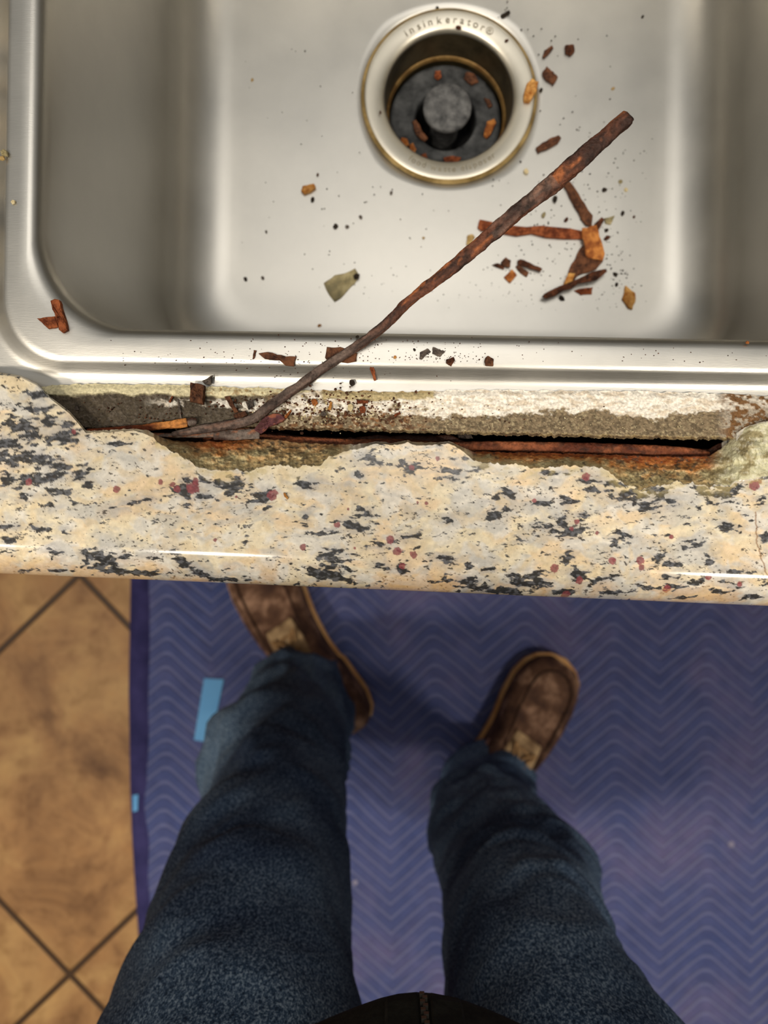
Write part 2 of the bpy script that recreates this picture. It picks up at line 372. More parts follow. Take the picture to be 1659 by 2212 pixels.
def granite_color(U, V, frac=None):
    """mineral colours by position on the slab (U, V in pixels of the slab's top plane); alpha = roughness"""
    wu = U + (fbm(U / 60, V / 60, 21, 3) - .5) * 60; wv = V + (fbm(U / 60, V / 60, 31, 3) - .5) * 50
    n1 = fbm(wu / 85, wv / 55, 41, 4); n2 = fbm(wu / 46, wv / 30, 51, 4); n3 = fbm(U / 12, V / 9, 61, 4)
    cream = lin((222, 209, 180)); peach = lin((220, 194, 158)); white = lin((214, 210, 201)); grey = lin((180, 178, 172)); tan = lin((206, 184, 144))
    col = cream + (peach - cream) * (ss(.42, .66, n1) * .8)[..., None]
    t = (ss(.42, .66, n2) * .85)[..., None]; col = col * (1 - t) + white * t
    gb = .07 * np.exp(-((U - 1080) / 220) ** 2 - ((V - 1030) / 60) ** 2) + .09 * np.exp(-((U - 1430) / 110) ** 2 - ((V - 1090) / 50) ** 2) + .05 * np.exp(-((U - 100) / 140) ** 2 - ((V - 960) / 90) ** 2)
    t = (ss(.48, .70, fbm(wu / 55 + 9, wv / 28, 71, 4) + gb) * .68)[..., None]; col = col * (1 - t) + grey * t
    t = (ss(.50, .72, fbm(wu / 30, wv / 24 + 5, 81, 4)) * .5)[..., None]; col = col * (1 - t) + tan * t
    col = col * (0.88 + 0.24 * n3)[..., None]
    g = np.zeros_like(U); halo = np.zeros_like(U)
    inside = (U > -60) & (U < 1720) & (V > 780)
    for (x, y, rx, ry, a) in BLK:
        a = math.radians(a); ca, sa = math.cos(a), math.sin(a)
        sel = inside & (np.abs(U - x) < rx * 2.6 + 30) & (np.abs(V - y) < max(rx, ry) * 2.6 + 25)
        if not sel.any(): continue
        du = U[sel] - x; dv = V[sel] - y
        e1 = (du * ca + dv * sa) / (rx * 1.15); e2 = (-du * sa + dv * ca) / (ry * 1.25)
        r2 = e1 ** 2 + e2 ** 2
        g[sel] = np.maximum(g[sel], np.exp(-r2 * .9)); 
        r3 = (e1 * rx / (rx + 14)) ** 2 + (e2 * ry / (ry + 10)) ** 2
        halo[sel] = np.maximum(halo[sel], np.exp(-r3 * 1.2))
    # outside the photographed strip the same mineral streaks follow noise
    out = ss(.60, .72, fbm(wu / 55 + 3, wv / 17, 91, 4))
    g = np.where(inside, g, out); halo = np.where(inside, halo, ss(.5, .7, fbm(wu / 55 + 3, wv / 17, 91, 2)))
    ang = 0.12
    ur = U + V * ang
    w1 = (fbm(U / 9, V / 9, 103, 3) - .5) * 9; w2 = (fbm(U / 9, V / 9, 107, 3) - .5) * 7
    st = fbm((ur + w1) / 15, (V + w2) / 6.0, 101, 6); st2 = fbm(ur / 34, V / 9, 111, 4)
    t = (halo * ss(.30, .60, st2) * .62)[..., None]; col = col * (1 - t) + lin((150, 149, 152)) * t
    mk = g * 1.22 + (st - .5) * 2.8
    blk_ = ss(.50, .78, mk)
    t = (blk_ * .95)[..., None]
    dark = lin((30, 32, 36)) + (lin((84, 86, 92)) - lin((30, 32, 36))) * ss(.44, .68, fbm(U / 7, V / 4, 121, 3))[..., None]
    col = col * (1 - t) + dark * t
    # scattered pinhead specks and short dashes
    sp = fbm(ur / 7.0, V / 3.6, 131, 3); gate = ss(.5, .62, fbm(U / 70, V / 40, 141, 3))
    t = (ss(.79, .83, sp + gate * .10) * .85)[..., None]; col = col * (1 - t) + lin((60, 52, 46)) * t
    for (x, y, r) in GAR:
        sel = (np.abs(U - x) < r * 2) & (np.abs(V - y) < r * 2)
        if not sel.any(): continue
        rr = np.sqrt((U[sel] - x) ** 2 + (V[sel] - y) ** 2) / r + (fbm(U[sel] / 5, V[sel] / 5, 151, 3) - .5) * .7
        t = (1 - ss(.85, 1.08, rr))[..., None] * .88
        gc = lin((128, 66, 70)) * (0.55 + 1.0 * fbm(U[sel] / 3.5, V[sel] / 3.5, 161, 2))[..., None]
        col[sel] = col[sel] * (1 - t) + gc * t
    # brown hairline on the right and orange tone of the rounded edge
    hx = np.interp(V, [1100, 1150, 1180, 1215, 1240, 1260], [1633, 1634, 1637, 1648, 1655, 1662]) + (fbm(U * 0, V / 8, 171, 3) - .5) * 6
    t = (np.exp(-((U - hx) / 1.6) ** 2) * (V > 1105) * (V < 1265) * .8)[..., None]; col = col * (1 - t) + lin((126, 84, 40)) * t
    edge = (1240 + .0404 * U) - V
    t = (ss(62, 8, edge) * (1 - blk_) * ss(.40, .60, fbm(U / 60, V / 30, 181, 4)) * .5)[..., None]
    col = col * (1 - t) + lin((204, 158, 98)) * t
    rough = np.full(U.shape, 0.13)
    return np.concatenate([col, rough[..., None]], -1)

def fracture_color(U, V, f):
    """broken stone: f 0 = at the old rod slot, 1 = at the polished surface"""
    n = fbm(U / 26, V / 12, 201, 4); n2 = fbm(U / 9, V / 4, 211, 4)
    tan = lin((190, 164, 116)); olive = lin((160, 144, 104)); rust = lin((132, 66, 26)); orange = lin((190, 122, 60)); cream = lin((206, 194, 150))
    col = tan + (olive - tan) * ss(.42, .62, n)[..., None]
    t = ss(.5, .66, n2)[..., None] * .6; col = col * (1 - t) + cream * t
    rz = np.maximum(np.exp(-((U - 480) / 90) ** 2) * .95, ss(990, 1030, U) * ss(1640, 1500, U))
    rz = np.maximum(rz, .30 * np.ones_like(U) * (U < 1540))
    t = (ss(.75, .1, f + (n - .5) * .9) * rz)[..., None]; col = col * (1 - t) + orange * t
    t = (ss(.42, .05, f + (n2 - .5) * .6) * rz)[..., None]; col = col * (1 - t) + rust * t
    bandU = np.exp(-((U - 620) / 110) ** 2) + np.exp(-((U - 1450) / 110) ** 2)
    t = (ss(.60, .74, fbm(U / 8 + 4, V / 4.0, 221, 5) + .10 * bandU - .03) * .8)[..., None]; col = col * (1 - t) + lin((66, 60, 50)) * t
    q = ss(1520, 1575, U)[..., None]                      # the pale quartz lump at the right
    qc = lin((202, 198, 164)) + (lin((160, 148, 110)) - lin((202, 198, 164))) * ss(.44, .62, n)[..., None]
    qc = qc + (lin((226, 222, 200)) - qc) * (ss(.55, .68, n2) * .7)[..., None]
    col = col * (1 - q) + qc * q
    return np.concatenate([col, np.full(U.shape + (1,), .62)], -1)

rowsX, rowsY, rowsZ, rowsC = [], [], [], []
def addrow(U, V, Z, c, X=None, Y=None):
    d = HC - Z
    rowsX.append((U - 829.5) * d / F if X is None else X); rowsY.append((1106 - V) * d / F if Y is None else Y); rowsZ.append(Z + 0 * U); rowsC.append(c)
ones = np.ones_like(us)
# underside, ledge in the slot, cliff
frac_amt = ss(5, 22, Tu - Lu)              # where the stone is really broken away
zL = 0.9125 - 0.0155 * frac_amt            # height of the stone at the slot
zL = np.where((us > 780) & (us < 1003), 0.905, zL)
zL = np.maximum(zL, np.where(us < 190, .9065, .8968 + .0097 * ss(1560, 1650, us)))
ledge = ss(200, 420, us) * ss(1600, 1540, us)
Vled = Lu - 15 * ledge
side = fracture_color(us, Lu, 0 * us); rusty = side.copy(); rusty[:, :3] = lin((70, 36, 20));  # rust tone, darkened to paint the shade of the slot
ls = ((us > 195) & (us < 1560))[:, None]
side = np.where(ls, rusty, granite_color(us, Lu))
side[:, 3] = .6
zU = np.where((us < 190) | (us > 1590), .9040, .885)      # the slab is notched over the sink's flange
addrow(us, Eu - 78, 0.885 + 0 * us, side)
addrow(us, np.maximum(Lu + 40, 968), 0.885 + 0 * us, side)
addrow(us, np.maximum(Lu + 38, 966), zU, side)
addrow(us, Vled, zU, side)
addrow(us, Vled, np.maximum(zU, 0.8875) + 0.001 * fbm(us / 8, us * 0, 4, 3), side)
for k in range(1, 5):
    addrow(us, Vled + (Lu - Vled) * k / 5, np.maximum(zU, 0.8875) + 0.0015 * fbm(us / 8, us * 0 + k, 4, 3), side)
zS = np.maximum(np.minimum(zU, zL - .002), .890)
addrow(us, Lu - .6, zS, side)
for k in range(5):
    t = k / 4
    addrow(us, Lu - .6 + (fbm(us / 6, us * 0 + k * .7, 77, 3) - .5) * 2.2 * vis * (us > 180), zS + (zL - zS) * t, side)
n1 = 34
for k in range(1, n1 + 1):
    f = k / n1
    V = Lu + (Tu - Lu) * f
    rel = (fbm(us / 26, V / 16, 301, 5) - .5)
    rel2 = (fbm(us / 5, V / 4, 311, 3) - .5)
    z = zL + (ZT - zL) * (f ** 1.1)
    amp = np.minimum(f, 1 - f) * 2
    z = z + (rel * .010 + rel2 * .0022) * amp * frac_amt
    lump = np.exp(-((us - 1615) / 42) ** 2 - ((V - 975) / 50) ** 2) * .004
    z = np.minimum(z + lump, ZT + .001)
    if f == 1: z = np.full_like(us, ZT)
    pol = granite_color(us, V); fr = fracture_color(us, V, f + 0 * us)
    t = (frac_amt * (f < .985))[:, None]
    addrow(us, V, z, pol * (1 - t) + fr * t)
Bu = 1106 + (Eu - 1106) * .35 / .335 - RB * F / .335     # start of the rounding, pixels at z = .915
n2 = 165
for k in range(1, n2 + 1):
    f = k / n2
    V = Tu + (Bu - Tu) * f
    z = np.full_like(us, ZT)
    c = granite_color(us, V)
    # yellow-brown grime beside the break
    near = V - Tu
    t = (ss(34, 2, near) * ss(.40, .6, fbm(us / 22, V / 14, 331, 4)) * .5 * vis * (frac_amt > .3))[:, None]
    c[:, :3] = c[:, :3] * (1 - t) + lin((186, 168, 112)) * t
    chip = ss(4, 0, near) * frac_amt
    c[:, 3] = .13 + .4 * chip
    addrow(us, V, z, c)
Xe = (us - 829.5) * .335 / F
y_out = (1106 - Eu) * .35 / F
ths = list(np.linspace(0, math.pi / 2, 116)[1:]) + list(np.linspace(math.pi / 2, math.pi, 24)[1:])
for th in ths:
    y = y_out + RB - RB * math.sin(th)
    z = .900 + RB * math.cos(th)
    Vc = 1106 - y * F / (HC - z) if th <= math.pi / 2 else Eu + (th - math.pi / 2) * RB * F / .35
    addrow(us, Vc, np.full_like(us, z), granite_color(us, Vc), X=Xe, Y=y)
addrow(us, Eu - 78, 0.885 + 0 * us, side)
X = np.array(rowsX); Y = np.array(rowsY); Z = np.array(rowsZ); Cc = np.array(rowsC)
counter = fast_grid('granite_countertop', X, Y, Z, M['granite'], None, Cc, flip=False)
# side and back stretches of the same slab round the sink (outside the picture), joined into the same mesh
def slab(x0, x1, y0, y1, z0, z1, st=.0023):
    xs = np.linspace(x0, x1, max(2, int((x1 - x0) / st))); ys = np.linspace(y0, y1, max(2, int((y1 - y0) / st)))
    xs2 = np.concatenate([[x0, x0], xs, [x1, x1]]); ys2 = np.concatenate([[y0, y0], ys, [y1, y1]])
    XX, YY = np.meshgrid(xs2, ys2); ZZ = np.full_like(XX, z1)
    ZZ[0, :] = ZZ[-1, :] = z0; ZZ[:, 0] = ZZ[:, -1] = z0
    ins = (YY * 0).astype(bool)
    XX[0, :] = np.clip(XX[0, :], x0, x1)
    U = XX * F / .335 + 829.5; V = 1106 - YY * F / .335
    c = granite_color(U, V)
    return fast_grid('slab', XX, YY, ZZ, M['granite'], None, c, flip=True)
yb = float((1106 - 798) * .337 / F)
pieces = [slab(-.70, -.187, yb, .62, .885, .915), slab(.274, .78, yb - .006, .62, .885, .915), slab(-.187, .274, .518, .62, .885, .915)]
def join_into(dst, srcs):
    bm = bmesh.new(); bm.from_mesh(dst.data)
    for s in srcs: bm.from_mesh(s.data)
    bm.to_mesh(dst.data); bm.free()
    for s in srcs:
        me = s.data; bpy.data.objects.remove(s); bpy.data.meshes.remove(me)
join_into(counter, pieces)
bm = bmesh.new(); bm.from_mesh(counter.data)
bm.normal_update()
bmesh.ops.recalc_face_normals(bm, faces=bm.faces[:]) if False else None
bm.to_mesh(counter.data); bm.free()
tag(counter, 'polished cream granite countertop with black streaks and a broken strip along the sink', 'countertop')

# ------------------------------------------------------------------ stainless sink
SC = Vector((.043, .2745)); ROT = math.radians(-1.0); HX, HY = .187, .198
def rr_loop(off, z, r, n_side=22, n_cor=18, cx=0, cy=0):
    hx, hy = HX + off, HY + off
    pts = []
    def side(a, b):
        for k in range(n_side): 
            t = k / n_side; pts.append((a[0] + (b[0] - a[0]) * t, a[1] + (b[1] - a[1]) * t))
    def corner(cx_, cy_, a0):
        for k in range(n_cor):
            a = a0 + math.pi / 2 * k / n_cor
            pts.append((cx_ + r * math.cos(a), cy_ + r * math.sin(a)))
    corner(hx - r, hy - r, 0); side((hx - r, hy), (-hx + r, hy))
    corner(-hx + r, hy - r, math.pi / 2); side((-hx, hy - r), (-hx, -hy + r))
    corner(-hx + r, -hy + r, math.pi); side((-hx + r, -hy), (hx - r, -hy))
    corner(hx - r, -hy + r, 1.5 * math.pi); side((hx, -hy + r), (hx, hy - r))
    return [(x, y, z) for x, y in pts]
prof = [(.0405, .8975, .034), (.0405, .9000, .034), (.0395, .9008, .033), (.0245, .9009, .030), (.0222, .9010, .030), (.0208, .9012, .030), (.0196, .9017, .029), (.0180, .9026, .029), (.0160, .9040, .028), (.0152, .9045, .028), (.0142, .9049, .028),
        (.013, .9050, .028), (.009, .9053, .031), (.0055, .9053, .034), (.0035, .9048, .037), (.0018, .9036, .039), (.0007, .9018, .040), (0, .8995, .041), (-.0008, .895, .041), (-.002, .88, .041), (-.0045, .84, .042), (-.0070, .80, .043), (-.0090, .765, .044)]
R2 = .036
for k in range(0, 13):
    a = math.pi / 2 * k / 12
    prof.append((-.0095 - R2 * (1 - math.cos(a)), .7165 + R2 - R2 * math.sin(a), .046 - .0008 * k))
loops = [rr_loop(*p) for p in prof]
base = loops[-1]
NL = len(base)
# morph from the floor's rounded rectangle to the drain circle
rd = .0560
for k in range(1, 15):
    t = k / 14
    lp = []
    for (x, y, z) in base:
        a = math.atan2(y, x)
        cx, cy = rd * math.cos(a), rd * math.sin(a)
        lp.append((x + (cx - x) * t, y + (cy - y) * t, .7165 - .0015 * t))
    loops.append(lp)
for rr_, zz in ((.0555, .7135), (.052, .7120), (.046, .7115), (.0445, .709)):
    loops.append([(rr_ * math.cos(math.atan2(y, x)), rr_ * math.sin(math.atan2(y, x)), zz) for (x, y, z) in base])
cr, sr = math.cos(ROT), math.sin(ROT)
def to_sink(x, y): return (SC.x + x * cr - y * sr, SC.y + x * sr + y * cr)
vs = []
for lp in loops:
    for (x, y, z) in lp:
        a, b_ = to_sink(x, y); vs.append((a, b_, z))
sink_root = empty('kitchen_sink', (SC.x, SC.y, .7115))
tag(sink_root, 'stainless steel kitchen sink bowl strewn with rust flakes, set behind the granite counter', 'sink')
sk = mesh('bowl', vs, grid_faces(len(loops), NL, True), M['steel'], sink_root)
sol = sk.modifiers.new('thickness', 'SOLIDIFY'); sol.thickness = .0010; sol.offset = -1

# ---- old sealant and adhesive on the sink's flange
us2 = np.arange(60, 1690, 2.0)
botp = [(60, 946), (180, 930), (300, 930), (400, 926), (560, 927), (620, 928), (760, 932), (1000, 938), (1250, 945), (1560, 951), (1690, 954)]
topp = [(60, 840), (130, 830), (300, 830), (560, 838), (640, 843), (900, 846), (1000, 842), (1300, 844), (1500, 848), (1690, 856)]
bot = np.interp(us2, *zip(*botp)) + (fbm(us2 / 9, us2 * 0, 401, 4) - .5) * 9 + (fbm(us2 / 3, us2 * 0, 403, 2) - .5) * 3
top = np.interp(us2, *zip(*topp)) + (fbm(us2 / 14, us2 * 0, 405, 4) - .5) * 8
nr = 64
Vg = np.array([top + (bot - top) * k / (nr - 1) for k in range(nr)]); Ug = np.array([us2] * nr)
fg = np.array([[k / (nr - 1)] * len(us2) for k in range(nr)])
n = fbm(Ug / 30, Vg / 14, 411, 5); nf = fbm(Ug / 6, Vg / 4.5, 421, 4); nw = fbm(Ug / 12, Vg / 8, 431, 4)
def mixc(col, t, c): t = np.clip(t, 0, 1)[..., None]; return col * (1 - t) + lin(c) * t
col = np.ones(Ug.shape + (3,)) * lin((128, 112, 88))
col = mixc(col, ss(.45, .62, nf) * .8, (88, 76, 58))
col = mixc(col, ss(.62, .72, fbm(Ug / 4, Vg / 3.4, 441, 3)) * .7, (170, 156, 124))
leftd = ss(620, 480, Ug)
col = mixc(col, leftd * .86, (62, 54, 44)); col = mixc(col, leftd * ss(.5, .66, nf) * .6, (104, 94, 82))
mid = ss(560, 620, Ug) * ss(960, 860, Ug)
col = mixc(col, mid * ss(.50, .60, nw) * .7, (130, 84, 44)); col = mixc(col, mid * ss(.58, .66, nf) * .7, (206, 188, 158))
col = mixc(col, mid * ss(.60, .70, fbm(Ug / 9 + 7, Vg / 7, 443, 4)), (82, 54, 34))
# white paint residue
lo = np.interp(Ug, [60, 300, 480, 600, 700, 900, 1000, 1150, 1290, 1340, 1420, 1450, 1560, 1690], [860, 872, 882, 892, 896, 894, 900, 892, 888, 900, 905, 892, 890, 885]) + (n - .5) * 26 + (nf - .5) * 16
wmask = ss(3, -3, Vg - lo) * ss(.30, .48, nw + .25 * ss(900, 960, Ug)) * ss(300, 380, Ug)
wmask = wmask * np.where(Ug < 620, ss(860, 868, Vg + (nf - .5) * 16) * ss(.36, .5, n), 1)
col = mixc(col, wmask * .95, (232, 226, 214)); col = mixc(col, wmask * ss(.52, .66, fbm(Ug / 16, Vg / 6, 447, 5)) * .55, (186, 166, 138))
# cream caulk at the left and the beige strip in the middle
cm = ss(4, -4, Vg - (np.interp(Ug, [60, 120, 300, 500, 640, 700], [850, 852, 850, 856, 850, 842]) + (n - .5) * 18)) * ss(720, 640, Ug)
col = mixc(col, cm, (214, 204, 166)); col = mixc(col, cm * ss(.56, .7, nf) * ss(330, 480, Ug) * .8, (158, 128, 82))
bs_ = ss(688, 700, Ug) * ss(942, 934, Ug) * ss(841, 845, Vg + (nf - .5) * 6) * ss(868, 862, Vg + (n - .5) * 16)
col = mixc(col, bs_, (178, 162, 122))
col = mixc(col, ss(650, 700, Ug) * ss(960, 930, Ug) * np.exp(-((Vg - 843) / 5) ** 2) * ss(.4, .55, nf) * .8, (140, 106, 58))
rt = ss(990, 1010, Ug) * ss(845, 852, Vg + (n - .5) * 10) * ss(862, 858, Vg) * ss(1010, 1230, Ug) * ss(1250, 1100, Ug)
rm = ss(1540, 1580, Ug)
col = mixc(col, rm * .7, (170, 160, 146)); col = mixc(col, rm * ss(.48, .58, nw), (112, 80, 48))
# pale crusty lip along the bottom
col = mixc(col, ss(.90, .97, fg) * ss(.46, .58, nf) * ss(640, 800, Ug), (196, 176, 132))
col = mixc(col, ss(.94, 1.0, fg) * .5, (60, 46, 32))
brown = ss(.90, 1.0, fg) * 0
zz = .9016 + .0012 * ss(0, .12, fg) + (n - .5) * .0014 * ss(0, .2, fg) + (nf - .5) * .0011 * ss(0.02, .2, fg) * (1 - .8 * wmask) * (1 - .7 * cm) + wmask * .0007 * ss(.3, .6, nw) + cm * .0010 - .0050 * ss(.93, 1.0, fg)
crest = (HC - zz)
sealant = fast_grid('sealant_residue', (Ug - 829.5) * crest / F, (1106 - Vg) * crest / F, zz, M['sealant'], sink_root,
                    np.concatenate([col, (.62 - .34 * np.clip(wmask + cm + bs_, 0, 1) * (1 - ss(.5, .62, nw)))[..., None]], -1))
tag(sealant, 'cracked white, cream and grey-brown sealant left along the flange')

# ------------------------------------------------------------------ garbage disposer in the drain
def revolve(name, prof, center, mat, parent, n=96, cap=False):
    vs = []
    for (r, z) in prof:
        for k in range(n):
            a = 2 * math.pi * k / n
            vs.append((center[0] + r * math.cos(a), center[1] + r * math.sin(a), z))
    fs = grid_faces(len(prof), n, True)
    if cap: fs.append(tuple(range((len(prof) - 1) * n, len(prof) * n)))
    return mesh(name, vs, fs, mat, parent)
disp = empty('garbage_disposer', (SC.x, SC.y, .60))
tag(disp, 'garbage disposer with round steel flange and black rubber plate in the drain of the sink', 'garbage disposer')
fz = .7150
flg = revolve('flange', [(.0425, .700), (.0425, .7125), (.0432, .7145), (.0448, .7157), (.0470, .7166), (.050, .7172), (.0535, .7176), (.0553, .7176), (.0562, .7172), (.0566, .7165), (.0566, .7150)], SC, M['flange'], disp)
grime = revolve('grime_ring', [(.0560, .7176), (.0563, .7180), (.0567, .7174), (.0572, .7166), (.0578, .7158), (.0582, .7152)], SC, noise_mat('brown_putty', lc(112, 92, 52), lc(164, 140, 92), 60, 0.7, 0.4), disp)
revolve('drain_sleeve', [(.0425, .7125), (.0418, .700), (.0412, .688), (.0405, .678), (.0405, .640)], SC, M['sleeve'], disp)
PC = SC
revolve('sleeve_ring', [(.0412, .6895), (.0400, .6888), (.0392, .6868), (.0400, .6850), (.0408, .6850)], SC, noise_mat('rusty_brass_ring', lc(96, 70, 36), lc(140, 112, 66), 70, .5, .3, metal=.5), disp)
pl = [(.0388, .674), (.0390, .681), (.0382, .6828), (.036, .6830), (.031, .6822), (.026, .6822), (.0225, .6830), (.0212, .6822), (.0208, .676), (.0208, .640)]
revolve('rubber_plate', pl, SC, M['rubber'], disp)
revolve('centre_hub', [(.0100, .650), (.0100, .690), (.0150, .694), (.0163, .6975), (.0165, .7000), (.0158, .7012), (.010, .7016), (.0035, .7014), (.0001, .7013)], SC, M['hub'], disp)
revolve('chamber_floor', [(.041, .640), (.0001, .6395)], SC, M['black'], disp)

def arc_text(txt, a0, a1, radius, size, flip):
    """letters set one by one round the ring; a0 -> a1 in degrees"""
    bm = bmesh.new()
    nchar = len(txt)
    # widths
    wd = {'i': .45, 'l': .42, 't': .6, 'r': .65, ' ': .6, 'm': 1.45, 'w': 1.35, 's': .85, '\u00ae': 1.1, 'f': .6}
    ws = [wd.get(c, 1.0) for c in txt]; tot = sum(ws); acc = 0
    for c, w_ in zip(txt, ws):
        a = math.radians(a0 + (a1 - a0) * (acc + w_ / 2) / tot); acc += w_
        if c == ' ': continue
        cu = bpy.data.curves.new('glyph', 'FONT'); cu.body = c; cu.size = size; cu.align_x = 'CENTER'; cu.align_y = 'CENTER'; cu.extrude = .00012
        o = bpy.data.objects.new('glyph', cu); C.objects.link(o)
        dg = bpy.context.evaluated_depsgraph_get()
        me = bpy.data.meshes.new_from_object(o.evaluated_get(dg))
        rot = a - math.pi / 2 if not flip else a + math.pi / 2
        me.transform(Matrix.Translation((SC.x + radius * math.cos(a), SC.y + radius * math.sin(a), .71745)) @ Matrix.Rotation(rot, 4, 'Z'))
        bm.from_mesh(me)
        bpy.data.objects.remove(o); bpy.data.curves.remove(cu); bpy.data.meshes.remove(me)
    m = bpy.data.meshes.new('lettering'); bm.to_mesh(m); bm.free(); m.materials.append(M['letter'])
    o = bpy.data.objects.new('lettering', m); C.objects.link(o)
    o.parent = flg; o.matrix_parent_inverse = Matrix.Translation(-disp.location)
    o.matrix_parent_inverse = Matrix.Identity(4)
    return o
arc_text('insinkerator\u00ae', 127, 54, .0492, .0066, False)
arc_text('food waste disposer', 237, 307, .0492, .0056, True)

# ------------------------------------------------------------------ rust flakes, chips and crumbs
rng = random.Random(7)
def flake(name, pts, z, th, mat, label, cat='flake', group=None, curl=0.0, rag=.10, tilt=0.0):
    """one broken piece: ragged outline (photo pixels), rough domed top, real thickness"""
    P3 = [P(x, y, z + th) for x, y in pts]
    c = sum(P3, Vector()) / len(P3)
    size = max((p - c).length for p in P3)
    # area sign for consistent winding
    ar = sum(P3[i].x * P3[(i + 1) % len(P3)].y - P3[(i + 1) % len(P3)].x * P3[i].y for i in range(len(P3)))
    if ar < 0: P3.reverse()
    out = []
    for i, p in enumerate(P3):
        q = P3[(i + 1) % len(P3)]
        L = (q - p).length; k = max(1, min(7, int(L / max(size * .22, .0006))))
        for j in range(k):
            t = j / k; v = p.lerp(q, t)
            if j: v = v + Vector((rng.uniform(-1, 1), rng.uniform(-1, 1), 0)) * L / k * rag * 1.6
            out.append(v)
    n = len(out)
    rings = []
    def hh(v, s):
        return (rng.random() - .5) * th * .35 + curl * ((v - c).length / size) ** 2
    for s, dz in ((1.0, 0), (1.0, th * .75), (.93, th), (.62, th * 1.08), (.30, th * 1.05)):
        ring = []
        for v in out:
            w_ = c + (v - c) * s
            zz = z + dz + (0 if dz == 0 else hh(w_, s)) + (curl * ((w_ - c).length / size) ** 2 if dz == 0 else 0)
            zz += tilt * (w_.x - c.x + size)
            ring.append(Vector((w_.x - c.x, w_.y - c.y, zz - z)))
        rings.append(ring)
    vs = [v for r in rings for v in r]
    fs = grid_faces(len(rings), n, True)
    vs.append(Vector((0, 0, th * 1.05 + tilt * size))); ti = len(vs) - 1
    vs.append(Vector((0, 0, tilt * size))); bi = len(vs) - 1
    for k in range(n):
        a = (len(rings) - 1) * n
        fs.append((a + k, a + (k + 1) % n, ti)); fs.append(((k + 1) % n, k, bi))
    o = mesh(name, vs, fs, mat, None, smooth=False)
    o.location = (c.x, c.y, z)
    return tag(o, label, cat, group)

def crumb(name, px, py, r, z, mat, label, cat='crumb', group=None, sy=1.0):
    ang = rng.uniform(0, 6.28)
    pts = []
    k = rng.choice([5, 6, 7])
    for i in range(k):
        a = 6.283 * i / k
        rr_ = r * rng.uniform(.72, 1.15)
        x, y = rr_ * math.cos(a), rr_ * sy * math.sin(a)
        pts.append((px + x * math.cos(ang) - y * math.sin(ang), py + x * math.sin(ang) + y * math.cos(ang)))
    return flake(name, pts, z, r * .8 * (HC - z) / F, mat, label, cat, group)

